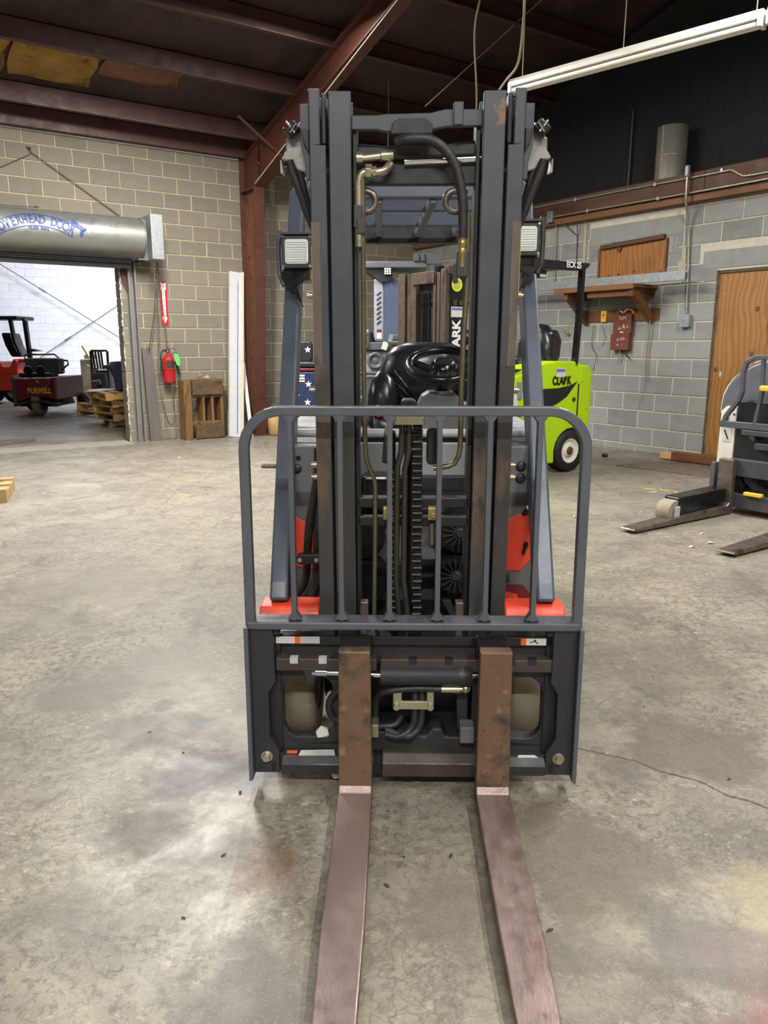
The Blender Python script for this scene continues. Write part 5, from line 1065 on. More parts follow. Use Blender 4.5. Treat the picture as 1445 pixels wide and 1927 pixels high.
MB().prism([(SX + .02, SZ - .22), (SX + .10, SZ - .12), (SX + .12, SZ + .05), (SX + .05, SZ + .16), (SX - .04, SZ + .14), (SX - .05, SZ - .2)], 'y', .27, .42).build('seat_side_bolster', 'vinyl', GK, bevel=.03)
loft(MB(), [superell(SX - .25, .5, z, a, b, 18, 3) for z, a, b in ((1.02, .2, .22), (1.05, .24, .24), (1.13, .24, .24), (1.15, .2, .2))]).build('seat_cushion', 'vinyl', GK)
MB().box(-.95, -.4, .1, .95, .93, 1.03).build('seat_deck', 'black_paint', GK, bevel=.02)
MB().lathe([(.05, 0), (.055, .03), (.03, .05)], (-.78, .12, 1.12), n=14).build('control_knob', 'black_gloss', GK); MB().cyl((-.78, .12, .98), (-.78, .12, 1.12), .02, n=8).build('control_lever', 'black_paint', GK)
MB().tube([Vector((-.98, .5, 1.33)) + Euler((0, rad(30), 0)).to_matrix() @ Vector((.15 * math.cos(t), .15 * math.sin(t), 0)) for t in [2 * PI * k / 24 for k in range(24)]], .014, 8, True).cyl((-.98, .5, 1.33), (-1.12, .5, 1.0), .03).build('steering_wheel', 'black_gloss', GK)
# its mast, rusty front, black side
MX = -1.49
for y0, y1 in ((.20, .27), (.81, .92)): MB().box(MX, MX + .05, y0, y1, .1, 1.91).build('mast_front_rail', 'rust_steel', GK, bevel=.004)
MB().box(MX + .02, MX + .10, .70, .80, .1, 1.90).build('mast_channel', 'rust_steel', GK, bevel=.004)
MB().box(MX, MX + .03, .37, .70, 1.80, 1.905).build('mast_crosshead', 'rust_steel', GK, bevel=.004)
for y0, y1 in ((.30, .345), (.36, .40), (.655, .70)): MB().box(MX + .015, MX + .07, y0, y1, .1, 1.89).build('mast_inner_rail', 'rust_steel', GK, bevel=.004)
MB().box(MX + .02, MX + .04, .27, .30, .1, 1.9).box(MX + .06, MX + .08, .2, .92, .1, 1.88).build('mast_back_plate', 'black_paint', GK)
for y in (.5, .55, .59): MB().cyl((MX + .055, y, .1), (MX + .055, y, 1.72), .011, n=8).build('mast_hose', 'black_gloss', GK)
MB().box(MX + .06, MX + .075, .43, .64, 1.60, 1.64).build('mast_crossbar', 'black_gloss', GK)
MB().box(MX + .05, MX + .22, .195, .24, .1, 1.93).build('mast_side_rail', 'black_gloss', GK, bevel=.004)
MB().box(MX + .02, MX + .24, .19, .25, 1.87, 1.94).build('mast_top_bracket', 'rust_steel', GK, bevel=.005)
MB().lathe([(.06, 0), (.06, .002)], (MX + .125, .195, 1.78), (0, -1, 0), 24).build('round_sticker', 'label_lime', GK); MB().lathe([(.04, 0), (.04, .002)], (MX + .125, .1925, 1.78), (0, -1, 0), 24).build('sticker_ring', 'yellow_mark', GK); lettering('sticker_text', 'TOO', .035, 'label_lime', GK, (MX + .125, .190, 1.78), depth=.0006)
MB().box(MX + .06, MX + .21, .190, .195, 1.50, 1.59).build('sticker', 'label_pale', GK); MB().box(MX + .065, MX + .205, .189, .191, 1.56, 1.58).build('sticker_band', 'label_blue', GK)
MB().box(MX + .08, MX + .12, .18, .195, 1.60, 1.65).box(MX + .14, MX + .25, .17, .195, 1.605, 1.64).build('hose_clip', 'rust_steel', GK, bevel=.003)
lettering('lettering', 'CLARK', .125, 'letter_white', GK, (MX + .13, .1935, 1.285), (90, -90, 0), sx=.95, bold=.005)
for z in (.35, .65): MB().box(MX - .06, MX, .15, .97, z - .06, z + .06).build('carriage_bar', 'rust_steel', GK, bevel=.004)
for y in (.3, .82): MB().prism([(MX - .06, .75), (MX - .10, .75), (MX - .10, .08), (MX - 1.0, .03), (MX - 1.0, .02), (MX - .06, .02)], 'y', y - .05, y + .05).build('fork', 'rust_steel', GK, bevel=.003)

# ------------------------------------------------------------------ grey stand-up reach truck behind the seat
GR = thing('reach_truck', 'blue-grey stand-up reach truck with louvred tower behind the black seat', 'forklift', (.25, 9.3, 0), 0)
def off(mb, dx, dy, dz=0): mb.v = [(x + dx, y + dy, z + dz) for x, y, z in mb.v]; return mb
def part(mb, name, m, root, **k): return off(mb, -root.location.x, -root.location.y).build(name, m, root, **k)
part(MB().prism([(-.26, 9.9), (-.26, 9.38), (-.21, 9.3), (-.12, 9.28), (.50, 9.28), (.50, 9.9)], 'z', 2.13, 2.205), 'overhead_guard', 'reach_grey', GR, bevel=.012)
part(MB().prism([(-.22, 2.13), (.1, 2.13), (.1, 1.99), (-.05, 1.98)], 'y', 9.34, 9.9), 'guard_underside', 'black_paint', GR)
part(MB().box(.34, .40, 9.25, 9.6, 2.2, 2.29).box(.42, .47, 9.25, 9.6, 2.2, 2.29).prism([(.47, 2.17), (.47, 2.3), (.66, 2.27), (.67, 2.17)], 'y', 9.28, 9.34), 'guard_bracket', 'dark_metal', GR, bevel=.004)
part(MB().box(-.0, .085, 9.25, 9.3, 2.05, 2.13), 'work_light', 'dark_plastic', GR, bevel=.004)
m = MB()
for i in range(3):
    for j in range(3): m.lathe([(.012, 0), (.009, .006)], (.015 + .027 * i, 9.25, 2.065 + .025 * j), (0, -1, 0), 8)
part(m, 'led_lens', 'lens_glass', GR)
part(MB().box(-.12, .0, 9.40, 9.8, 1.30, 2.02), 'louvred_tower', 'reach_pale', GR, bevel=.02)
part(MB().prism([(.0, 9.38), (.33, 9.32), (.33, 9.8), (.0, 9.8)], 'z', 1.30, 2.02), 'tower_window', 'pale_window', GR, bevel=.006)
for k in range(7): part(MB().bar([(-.085, 9.397, 1.50 + .055 * k), (-.035, 9.397, 1.54 + .055 * k)], .012, .016, (0, 0, 1)), 'louvre', 'black_paint', GR)
part(MB().box(-.085, -.03, 9.394, 9.4, 1.33, 1.40), 'sticker', 'label_pale', GR); part(MB().box(-.085, -.03, 9.394, 9.4, 1.41, 1.44), 'sticker_band', 'dark_red', GR)
part(MB().prism([(-.25, 1.20), (.30, 1.20), (.36, 1.29), (-.25, 1.29)], 'y', 9.1, 9.4), 'console_shelf', 'reach_grey', GR, bevel=.01)
part(MB().cbox((.17, 9.05, 1.32), (.24, .2, .04), (25, 0, -6)), 'display_unit', 'grey_plastic', GR, bevel=.006); part(MB().cbox((.17, 9.025, 1.335), (.14, .12, .02), (25, 0, -6)), 'display_screen', 'black_gloss', GR)
part(MB().cbox((.01, 9.06, 1.25), (.065, .01, .09), (0, 20, 0)), 'paper_tag', 'label_pale', GR)
part(MB().cyl((-.19, 9.1, 1.22), (-.185, 9.1, 1.40), .025, .022).ball((-.185, 9.1, 1.41), .028), 'grab_handle', 'chrome', GR)
part(MB().prism([(-.26, 1.42), (-.14, 1.42), (-.1, 1.30), (-.1, 1.22), (-.26, 1.22)], 'y', 9.2, 9.3), 'black_housing', 'black_gloss', GR, bevel=.02)
part(MB().prism([(-.24, 1.20), (.33, 1.20), (.30, 1.0), (.12, .9), (.05, .75), (-.24, .75)], 'y', 9.15, 9.5), 'front_cover', 'reach_pale', GR, bevel=.03)
part(MB().lathe([(.1, 0), (.1, .05), (.07, .06), (.06, .03), (.02, .05)], (-.1, 9.15, 1.08), (0, -1, 0), 22), 'round_control', 'reach_grey', GR)
part(MB().tube(smooth_path([(-.42, 9.0, .93), (-.1, 9.0, .94), (.02, 9.0, .90), (.1, 9.0, .75), (.13, 9.0, .6)]), .022, 10), 'hand_rail', 'dark_metal', GR)
part(MB().box(-.46, -.38, 9.0, 9.05, .3, .92).box(-.22, -.06, 9.02, 9.06, .3, .90), 'grey_post', 'reach_grey', GR, bevel=.005)
part(MB().box(-.45, .7, 9.1, 10.3, .1, .76), 'body', 'reach_grey', GR, bevel=.02)
wheel(GR, (-.2, .1, .13), .13, .12, .6, 'rubber', 'dark_metal', (1, 0, 0)); wheel(GR, (.3, .1, .13), .13, .12, .6, 'rubber', 'dark_metal', (1, 0, 0))
# ------------------------------------------------------------------ blue tow tractor with stars
BT = thing('tow_tractor', 'dark blue tow tractor with white stars and black seat left of the mast', 'tractor', (-.95, 10.2, 0), 0)
part(MB().prism([(-1.25, .28), (-.84, .28), (-.80, .35), (-.80, .94), (-1.25, .94)], 'y', 9.95, 10.7), 'body', 'navy', BT, bevel=.03)
part(MB().box(-1.27, -.79, 9.93, 10.72, .94, .97), 'red_trim', 'dark_red', BT, bevel=.006)
part(MB().box(-1.2, -.78, 10.0, 10.6, .98, 1.05), 'seat_cushion', 'black_paint', BT, bevel=.02); part(MB().prism(rrect(-1.2, -.94, 1.04, 1.31, .05, 4), 'y', 10.3, 10.4), 'seat_back', 'black_paint', BT, bevel=.02)
def star(cx, cz, r): return [(cx + r * (1 if k % 2 == 0 else .42) * math.sin(PI * k / 5), cz + r * (1 if k % 2 == 0 else .42) * math.cos(PI * k / 5)) for k in range(10)]
for cx, cz, y in ((-1.0, 1.2, 10.3), (-.965, .77, 9.95), (-1.12, .62, 9.95), (-.98, .54, 9.95)): part(MB().prism(star(cx, cz, .045), 'y', y - .006, y), 'star', 'letter_white', BT)
part(MB().prism(rrect(-1.10, -1.01, .80, .89, .008, 3), 'y', 9.942, 9.95), 'sticker', 'label_pale', BT)
for z in (.86, .825): lettering('sticker_text', 'CUSTOM' if z > .85 else 'EQUIPMENT', .024 if z > .85 else .018, 'letter_black', BT, (-1.055 + .95, 9.9415 - 10.2, z), depth=.0006, bold=.0012)
wheel(BT, (-.2, .0, .16), .16, .12, .6, 'rubber', 'dark_metal', (1, 0, 0)); wheel(BT, (.1, .0, .16), .16, .12, .6, 'rubber', 'dark_metal', (1, 0, 0)); part(MB().box(-1.2, -.85, 9.97, 10.7, .2, .3), 'chassis', 'black_paint', BT)
t = thing('fork_blade', 'single dark fork tip on the floor left of the orange truck', 'fork', ((-1.285, 7.985)[0], (-1.285, 7.985)[1], 0), 0)
MB().prism([(0, -.03), (.05, -.045), (.5, -.05), (.5, .05), (.05, .045), (0, .03)], 'z', .008, .035).build('blade', 'worn_steel', t, bevel=.006)

# ------------------------------------------------------------------ reach truck cut off by the right frame edge (frame: fork heel, x to its rear, y away)
RT = thing('reach_truck', 'grey and white reach truck entering from the right edge with forks towards the camera', 'forklift', (2.629, 5.696, 0), 34.5)
for y in (.06, -.66):
    f = MB().prism([(-.03, .42), (.02, .42), (.02, .012), (-.5, .012), (-1.10, .012), (-1.14, .022), (-1.13, .034), (-.5, .062), (-.06, .07), (-.03, .09)], 'y', y - .06, y + .06)
    f.build('fork', 'worn_steel', RT, bevel=.006)
MB().box(.0, .05, .165, .2, .05, .38).build('side_post', 'rack_paint', RT, bevel=.004)
for y in (.10, -.95):
    MB().prism([(-.62, .06), (-.60, .19), (.3, .21), (.3, .06), (-.3, .05)], 'y', y - .065, y + .065).build('outrigger', 'black_gloss', RT, bevel=.012)
    MB().lathe([(.08, 0), (.085, .01), (.085, .10), (.08, .11)], (-.63, y - .055, .087), (0, 1, 0), 20).build('load_wheel', 'tyre_dusty', RT)
    MB().box(-.66, -.60, y - .075, y - .06, .03, .13).box(-.66, -.60, y + .06, y + .075, .03, .13).build('wheel_cover', 'pale_grey', RT, bevel=.01)
MB().box(.03, .10, -1.0, .07, .29, .42).build('carriage_bar', 'dark_metal', RT, bevel=.006); MB().box(.03, .10, -1.0, .08, .05, .16).build('carriage_bar', 'dark_metal', RT, bevel=.006)
MB().prism([(.10, .29), (.02, .29), (-.02, .22), (-.03, .16), (.10, .16)], 'x', .08, .14).build('carriage_link', 'black_paint', RT, bevel=.006)
MB().box(.0, .04, -.22, -.08, .158, .185).build('yellow_latch', 'crown_yellow', RT, bevel=.006); MB().box(.0, .05, -.2, -.12, .93, .97).build('yellow_latch', 'crown_yellow', RT, bevel=.01)
MB().bar([(0.05, 0.163, 0.66), (0.05, 0.144, 0.73), (0.05, 0.05, 0.859), (0.05, 0.032, 0.926), (0.05, 0.038, 1.061), (0.05, 0.017, 1.135), (0.05, -0.045, 1.166), (0.05, -0.232, 1.175)], .03, .035, (1, 0, 0)).build('backrest_frame', 'rack_paint', RT, bevel=.004)
MB().bar([(0.05, 0.177, 0.671), (0.05, -0.327, 0.67)], .03, .05, (0, 0, 1)).build('backrest_rail', 'rack_paint', RT, bevel=.004)
MB().bar([(0.05, -0.105, 1.17), (0.05, -0.12, 0.914), (0.05, -0.089, 0.681)], .025, .03, (1, 0, 0)).build('backrest_bar', 'rack_paint', RT, bevel=.004)
MB().prism([(.23, .76), (.235, .36), (.1, .36), (.1, .80), (.19, .80)], 'x', .12, .18).build('mast_cover', 'truck_white', RT, bevel=.008)
MB().box(.115, .12, .13, .2, .53, .64).build('sticker', 'label_pale', RT); MB().box(.113, .12, .13, .21, .66, .675).build('sticker_band', 'label_orange', RT); MB().bar([(.112, .15, .55), (.112, .185, .62)], .008, .004, (1, 0, 0)).build('sticker_figure', 'letter_black', RT)
MB().prism(rrect(.165, .185, .68, .76, .008, 3), 'x', .11, .121).build('slot_roller', 'dark_metal', RT); MB().lathe([(.008, 0), (.008, .004)], (.12, .12, .74), (-1, 0, 0), 10).build('bolt_hole', 'black_gloss', RT)
MB().box(.1, .2, -.9, .09, .36, .85).build('mast_block', 'black_paint', RT, bevel=.01)
for y in (-.5, -.6): MB().box(.08, .14, y - .03, y + .03, .36, 1.4).build('mast_rail', 'dark_metal', RT, bevel=.006)
for y in (-.3, -.35): MB().cyl((.08, y, .4), (.08, y, 1.3), .018, n=10).build('mast_hose', 'hose_rubber', RT)
MB().box(.03, .09, -.5, .0, .60, .64).box(.05, .1, -.5, -.1, .50, .55).prism([(-.1, .55), (-.02, .62), (-.1, .63)], 'x', .04, .09).build('reach_link', 'dark_metal', RT, bevel=.006)
rings = [[(x, y, z) for y, z in [(cy + ry * math.cos(t), .80 + rz * math.sin(t)) for t in [PI * k / 16 for k in range(17)]] + [(cy - ry, .74), (cy + ry, .74)]] for x, cy, ry, rz in ((.2, -.22, .50, .36), (.24, -.22, .52, .39), (.9, -.24, .50, .40), (1.1, -.24, .44, .3))]
loft(MB(), rings).build('hood', 'slate_cover', RT, bevel=.01)
rings2 = [[(x, -.22 + k * (y + .22), .78 + k * (z - .78)) for _, y, z in rings[0]] for x, k in ((.24, 1.06), (.27, 1.085), (.32, 1.085), (.34, 1.05))]
loft(MB(), rings2).build('hood_edge', 'truck_white', RT)
for y in (-.12, -.28): MB().tube([(.2 + .0 * k, y + .1 * math.cos(rad(90 + 8 * k)), .9 + .22 * math.sin(rad(90 + 8 * k))) for k in range(0, 11)], .012, 6).build('hood_rib', 'dark_plastic', RT)
MB().box(.25, 1.15, -1.0, .22, .08, .78).build('body', 'dark_metal', RT, bevel=.02)
MB().box(.16, .22, .2, .26, .30, .42).build('black_block', 'black_gloss', RT, bevel=.005)

# ------------------------------------------------------------------ the bright room behind the rolling door
FARV = 13.04
wf = struct(MB().box(-12, 8, FARV, FARV + .2, 0, 4.6).build('wall_back', 'mortar_white', None, CORNER, (0, 0, ROT_L)))
block_wall(wf, 'block_white', None, -6.2, 1.2, 0, 4.3, .42, .2055, .1, 0, [], y0=FARV, seed=5, gap=.010, skip=lambda x, z: x > -.2 or x < -4.9, proud=.006)
struct(MB().box(-13, 8, .2, FARV + .2, 4.6, 4.75).build('trim_2', 'white_paint', None, CORNER, (0, 0, ROT_L)))
for lab, p, q in (('long wall brace rod falling from the upper left across the white wall', (-4.567, 12.7, 3.639), (-0.028, 12.7, 0.765)), ('long wall brace rod rising to the right across the white wall', (-3.829, 12.75, 0.596), (0.141, 12.75, 3.208))):
    t = thing('wall_brace', lab, 'rod'); MB().tube([LW(*p), LW(*q)], .014, 6).build('rod', 'rail_grey', t)
    a, b = Vector(p), Vector(q); c = a.lerp(b, .32); d = (b - a).normalized() * .1; MB().tube([LW(*(c - d)), LW(*(c + d))], .028, 6).build('turnbuckle', 'worn_steel', t)
t = thing('floor_hatch', 'dark flat steel plate lying just inside the rolling door', 'plate', ((-4.857, 10.112)[0], (-4.857, 10.112)[1], 0), 0)
part(MB().prism([(-4.962, 9.624), (-5.236, 10.17), (-4.775, 10.466), (-4.667, 10.286)], 'z', .003, .02), 'plate', 'floor_plate', t)
t = thing('pallet', 'grey wooden pallet corner at the left frame edge', 'pallet', ((-3.068, 6.14)[0], (-3.068, 6.14)[1], 0), 20)
for k in range(3): MB().box(-1.0, .0, .0 + .28 * k, .1 + .28 * k, .09, .11).build('deck_board', 'wood_pallet_grey', t, bevel=.003)
for x in (-.04, -.5): MB().box(x - .04, x + .04, .0, .66, .0, .09).build('stringer', 'wood_pallet_grey', t, bevel=.003)
# red reach/fork truck at the left edge (far)
OT = thing('forklift', 'red-orange forklift far back in the bright room at the left edge', 'forklift', (-8.4, 17.0, 0), 0)
part(MB().prism([(-9.095, 0.292), (-8.165, 0.292), (-8.0, 0.315), (-7.962, 0.692), (-7.981, 0.964), (-8.049, 0.976), (-8.136, 0.806), (-8.297, 0.806), (-8.356, 0.908), (-9.025, 0.908)], 'y', 17.0, 18.0), 'body', 'far_red', OT, bevel=.03)
part(MB().prism([(-9.053, 0.658), (-7.963, 0.681), (-7.961, 0.704), (-9.049, 0.692)], 'y', 16.98, 17.0), 'body_ridge', 'orange_red', OT)
part(MB().prism([(-9.1, 0.246), (-8.17, 0.246), (-8.142, 0.292), (-9.095, 0.292)], 'y', 17.02, 17.9), 'chassis', 'black_paint', OT)
part(MB().prism([(-7.935, 0.964), (-7.773, 0.964), (-7.757, 0.897), (-7.943, 0.885)], 'y', 17.0, 17.5), 'hood_corner', 'far_red', OT, bevel=.02)
part(MB().prism([(-8.142, 1.848), (-7.823, 1.848), (-7.785, 0.964), (-7.866, 0.964), (-7.909, 1.792), (-8.148, 1.792)], 'y', 17.3, 17.4), 'guard_post', 'black_paint', OT, bevel=.01)
part(MB().prism([(-8.123, 1.814), (-8.055, 1.814), (-8.009, 1.369), (-7.884, 1.01), (-7.953, 1.01), (-8.078, 1.369)], 'y', 17.1, 17.2), 'guard_post', 'black_paint', OT, bevel=.01)
part(MB().box(-9.6, -7.9, 17.05, 17.9, 1.80, 1.88), 'guard_roof', 'black_paint', OT, bevel=.02)
part(MB().prism([(-8.359, 1.526), (-8.153, 1.526), (-8.089, 1.257), (-7.976, 1.01), (-8.184, 1.01), (-8.296, 1.257)], 'y', 17.2, 17.7), 'seat', 'black_gloss', OT, bevel=.04)
part(MB().ball(((-7.786, 1.759)[0], 17.2, (-7.786, 1.759)[1]), (.05, .05, .07), 12, 8), 'tail_lamp', 'dark_plastic', OT)
part(MB().prism([(-7.774, 1.19), (-7.573, 1.134), (-7.781, 1.122)], 'y', 17.3, 17.5).prism([(-7.784, 1.089), (-7.707, 1.055), (-7.788, 1.055)], 'y', 17.3, 17.5), 'arm_pad', 'black_paint', OT, bevel=.01)
wheel(OT, (-.4, .5, .25), .25, .2, .6, 'rubber', 'wheel_cream', (0, 1, 0)); wheel(OT, (.1, .5, .25), .25, .2, .6, 'rubber', 'wheel_cream', (0, 1, 0))
# maroon three-wheel tow tractor
TT = thing('tow_tractor', 'maroon three-wheeled tow tractor with yellow lettering in the doorway', 'tractor', (-6.4, 14.15, 0), 0)
Y0 = 14.15
part(MB().prism([(-6.702, 0.241), (-6.471, 0.318), (-6.169, 0.328), (-5.96, 0.28), (-5.962, 0.691), (-6.697, 0.672)], 'y', Y0, Y0 + 1.3), 'body', 'maroon', TT, bevel=.02)
part(MB().prism([(-6.53, 0.678), (-5.986, 0.687), (-6.162, 0.337), (-6.373, 0.328)], 'y', Y0 - .1, Y0), 'nose_panel', 'maroon', TT, bevel=.03)
part(MB().prism([(-6.7, 0.216), (-6.453, 0.273), (-6.152, 0.283), (-5.906, 0.225), (-5.921, 0.168), (-5.949, 0.177), (-6.156, 0.245), (-6.456, 0.235), (-6.695, 0.168)], 'y', Y0 - .16, Y0 + .1), 'bumper', 'dark_metal', TT, bevel=.012)
part(MB().prism([(-6.788, 0.719), (-6.709, 0.643), (-6.728, 0.174), (-6.788, 0.154), (-6.796, 0.452)], 'y', Y0 + .05, Y0 + 1.2), 'side_panel', 'plank_grey', TT, bevel=.01)
p = (-6.333, 14.144); wheel(TT, (p[0] + 6.4, .10, .23), .23, .14, .62, 'tyre_dusty', 'dark_metal', (1, 0, .0), 'front_wheel')
for px_ in (-6.95, -5.95): wheel(TT, (px_ + 6.4, 1.2, .17), .17, .13, .6, 'rubber', 'dark_metal', (1, 0, 0), 'rear_wheel')
part(MB().prism([(-6.741, 0.152), (-6.073, 0.152), (-6.121, 0.279), (-6.689, 0.279)], 'y', Y0 + .15, Y0 + 1.1), 'axle_frame', 'black_paint', TT)
lettering('lettering', 'BURWELL', .135, 'letter_yellow', TT, ((-6.227, 0.451)[0] + 6.4, -.108, (-6.227, 0.451)[1]), sx=.72, bold=.006, depth=.004)
part(MB().lathe([(.035, 0), (.035, .02), (.01, .03)], ((-6.25, 0.612)[0], Y0 - .1, (-6.25, 0.612)[1]), (0, -1, 0), 14), 'gold_emblem', 'brass_zinc', TT)
part(MB().box(-6.85, -6.15, 14.9, 15.1, .72, 1.02), 'seat_back', 'slate_cover', TT, bevel=.04); part(MB().box(-6.8, -6.2, 14.5, 14.9, .68, .76), 'seat_cushion', 'dark_plastic', TT, bevel=.03)
part(MB().tube([(-6.88, 15.0, .95), (-6.86, 15.0, 1.08), (-6.3, 15.0, 1.09), (-6.2, 15.0, 1.0), (-6.17, 15.0, .9)], .016, 8).tube([(-6.3, 15.1, .98), (-6.08, 15.05, .97), (-6.05, 15.0, .9), (-6.15, 14.9, .8)], .018, 8), 'grab_rail', 'dark_metal', TT)
for x in (-6.5, -6.27): part(MB().lathe([(.03, 0), (.075, .05), (.08, .1), (.07, .11)], (x, 14.35, .80), (0, -1, .15), 18), 'head_lamp', 'black_gloss', TT); part(MB().cyl((x, 14.4, .66), (x, 14.4, .8), .02, n=8), 'lamp_stem', 'black_paint', TT)
part(MB().tube([(-6.05, 14.2, .72), (-6.04, 14.2, .82), (-6.0, 14.2, .81), (-6.0, 14.2, .72)], .01, 6), 'step_hook', 'dark_metal', TT)
# stack of pallets, each its own thing
labels = ['lowest pallet of the stack inside the doorway, yellowish and askew', 'second pallet from the bottom of the stack in the doorway', 'middle pallet of the stack in the doorway', 'second pallet from the top of the stack in the doorway', 'topmost pale pallet of the stack in the doorway']
for i, (ox, oy, rz, L_, wd, mm) in enumerate(((-4.30, 12.06, 24, 1.15, 1.0, 'wood_pallet_grey'), (-4.14, 11.85, 46, 1.3, 1.0, 'wood_pallet_grey'), (-4.18, 11.86, 44, 1.3, 1.0, 'wood_pallet'), (-4.10, 11.68, 33, 1.35, 1.0, 'wood_pallet'), (-4.12, 11.50, 32, 1.45, 1.0, 'wood_pallet'))):
    z = .112 * i; t = thing('pallet', labels[i], 'pallet', (ox, oy, z), rz, 'pallets stacked inside the doorway')
    for k in range(3): y = (L_ - .06) * k / 2; MB().box(0, wd, y, y + .05, .016, .094).build('stringer', mm, t, bevel=.003)
    for k in range(6): x = (wd - .11) * k / 5; MB().box(x, x + .11, 0, L_, .094, .111).build('deck_board', mm, t, bevel=.002)
    for k in range(3): x = (wd - .1) * k / 2; MB().box(x, x + .1, 0, L_, 0, .016).build('bottom_board', mm, t, bevel=.002)
t = thing('paper_sheet', 'white papers lying on the topmost pallet', 'paper', (-4.55, 12.3, .562), 35)
for k in range(4): MB().cbox((.1 * k - .1, .12 * k - .2, .002 + .002 * k), (.22, .3, .001), (0, 0, 12 * k)).build('sheet', 'white_paint', t)
t = thing('folded_bag', 'dark navy blue bag standing on the topmost pallet', 'bag', (-4.05, 12.15, .56), 30)
MB().prism([(-.12, .0), (.2, .0), (.2, .42), (.1, .46), (-.16, .45), (-.26, .38), (-.2, .34), (-.14, .2)], 'y', -.12, .12).build('bag_body', 'navy_bag', t, bevel=.03)
MB().box(-.3, -.2, -.05, .05, .34, .40).build('bag_flap', 'black_paint', t, bevel=.02); MB().box(.05, .18, -.125, -.12, .05, .09).build('bag_label', 'label_pale', t)
# black truck with slatted backrest, junk around it
BF = thing('forklift', 'black forklift with tall slatted load backrest behind the pallets', 'forklift', (-6.55, 18.0, 0), 0)
def P18(px, py): return px, py
part(MB().bar([((-6.743, 0.174)[0], 18, (-6.743, 0.174)[1]), ((-6.716, 1.115)[0], 18, (-6.716, 1.115)[1]), ((-6.702, 1.139)[0], 18, (-6.702, 1.139)[1]), ((-6.361, 1.139)[0], 18, (-6.361, 1.139)[1]), ((-6.339, 1.115)[0], 18, (-6.339, 1.115)[1]), ((-6.356, 0.235)[0], 18, (-6.356, 0.235)[1])], .04, .05, (0, 1, 0)), 'backrest_frame', 'black_paint', BF)
for a, b in ((176.5, 179), (181, 184), (186, 189), (191.5, 194), (196.5, 198.5)):
    pa, pb = (-6.667, 1.127), (-6.418, 0.72)
    xa = (a - 722.5) / 1447 * 17.85; xb = (b - 722.5) / 1447 * 17.85
    part(MB().bar([(xa, 18, pa[1]), (xb, 18, pb[1])], .035, .04, (0, 1, 0)), 'backrest_bar', 'black_paint', BF)
part(MB().prism([(-6.73, 0.635), (-6.4, 0.635), (-6.393, 0.235), (-6.48, 0.235), (-6.518, 0.369), (-6.617, 0.369), (-6.665, 0.223), (-6.751, 0.223)], 'y', 17.95, 18.05), 'carriage', 'dark_metal', BF, bevel=.01)
part(MB().cyl(((-6.687, 0.418)[0], 17.9, (-6.687, 0.418)[1]), ((-6.513, 0.442)[0], 17.9, (-6.513, 0.442)[1]), .06, n=14), 'cylinder', 'dark_metal', BF)
part(MB().tube(smooth_path([((-6.643, 0.659)[0], 17.9, (-6.643, 0.659)[1]), ((-6.586, 0.756)[0], 17.85, (-6.586, 0.756)[1]), ((-6.523, 0.623)[0], 17.9, (-6.523, 0.623)[1])]), .02, 6), 'hose', 'hose_rubber', BF)
part(MB().box(-6.7, -6.35, 18.1, 19.2, .08, .7), 'body', 'black_paint', BF, bevel=.03); wheel(BF, (-.1, .4, .2), .2, .14, .6, 'rubber', 'wheel_cream', (1, 0, 0)); wheel(BF, (.15, .4, .2), .2, .14, .6, 'rubber', 'wheel_cream', (1, 0, 0))
JR = thing('machine_frame', 'pale dusty machine frame standing left of the black slatted truck', 'machine', (-6.9, 18.3, 0), 0)
part(MB().box(-7.15, -6.8, 18.4, 19.0, .12, .95), 'cabinet', 'junk_pale', JR, bevel=.03); part(MB().box(-7.0, -6.7, 18.3, 18.4, .95, 1.05).cbox((-6.9, 18.3, .55), (.25, .05, .5), (0, 15, 0)), 'panel', 'junk_pale', JR, bevel=.01)
part(MB().tube([(-7.2, 18.4, .3), (-7.28, 18.35, .02)], .02, 6).tube([(-6.95, 18.4, .2), (-6.95, 18.35, .0)], .02, 6), 'leg', 'wire_pale', JR); part(MB().tube(smooth_path([(-6.98, 18.2, 1.25), (-6.9, 18.2, 1.1), (-6.85, 18.2, 1.0)]), .03, 6), 'yellow_arm', 'yellow_mark', JR)
JP = thing('scrap_heap', 'heap of crumpled pale sheeting behind the navy bag', 'heap', (-5.9, 20.2, 0), 0)
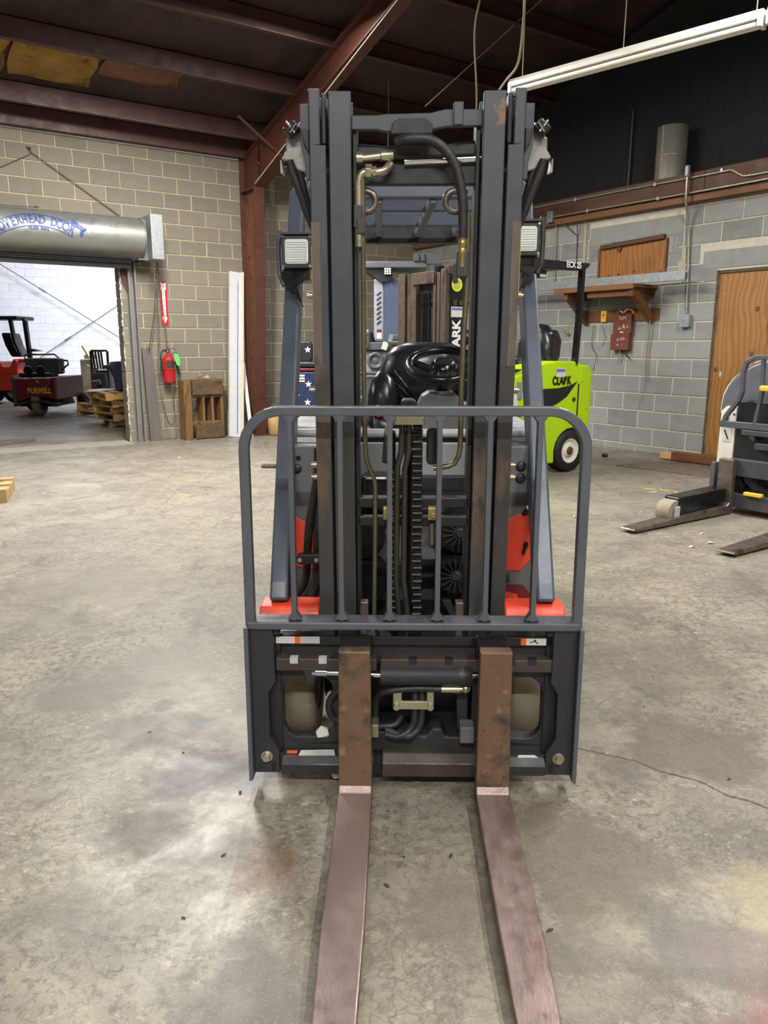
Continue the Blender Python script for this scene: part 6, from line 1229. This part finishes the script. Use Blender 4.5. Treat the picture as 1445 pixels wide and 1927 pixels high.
for k in range(9): MB().cbox((random.uniform(-.4, .5), random.uniform(-.2, .2), .35 + random.uniform(-.2, .3)), (random.uniform(.3, .6), random.uniform(.2, .4), random.uniform(.2, .4)), (random.uniform(0, 60), random.uniform(0, 60), random.uniform(0, 90))).build('sheet', 'junk_pale', JP, bevel=.04)
MB().box(-.5, .6, -.3, .3, 0, .4).build('base', 'junk_pale', JP, bevel=.05)
# ------------------------------------------------------------------ small debris on the floor
mesh_d = None
for px_, (x, y) in enumerate(((0.011, 1.89), (0.05, 1.697), (0.167, 1.699), (0.363, 1.449), (0.006, 1.591), (-0.448, 1.487), (-0.411, 1.98), (-0.403, 1.703), (-0.775, 2.333), (-0.63, 2.2), (0.921, 2.517), (1.017, 2.049))):
    if mesh_d is None:
        o = MB().add([(-.018, -.005, .001), (.0, -.009, .004), (.02, -.002, .002), (.012, .007, .005), (-.012, .006, .002)], [(0, 1, 2), (0, 2, 3), (0, 3, 4)]).build('debris_flake', 'debris_dark'); mesh_d = o.data
    else: o = bpy.data.objects.new('debris_flake', mesh_d); COL.objects.link(o)
    o.location = (x, y, .001); o.rotation_euler = (0, 0, random.uniform(0, 6)); o.scale = [random.uniform(.5, 1.0)] * 3; o.scale = [v * .55 for v in o.scale]
    tag(o, 'small dark flake of debris lying on the bare concrete floor', 'debris', 'dark flakes on the floor')
mesh_d = None
for (x, y) in ((-1.449, 9.372), (-2.333, 8.688), (-2.606, 10.17), (2.216, 5.811), (2.316, 5.567), (1.947, 4.721), (2.114, 4.814), (2.156, 5.073), (1.426, 5.603)):
    if mesh_d is None:
        o = MB().add([(-.03, -.01, .002), (.0, -.02, .012), (.035, -.004, .003), (.02, .015, .012), (-.022, .012, .004)], [(0, 1, 2), (0, 2, 3), (0, 3, 4)]).build('paper_chip', 'debris_pale'); mesh_d = o.data
    else: o = bpy.data.objects.new('paper_chip', mesh_d); COL.objects.link(o)
    o.location = (x, y, .001); o.rotation_euler = (0, 0, random.uniform(0, 6)); o.scale = [random.uniform(.5, 1.1)] * 3
    tag(o, 'small white chip lying on the floor in the middle distance', 'debris', 'white chips on the floor')
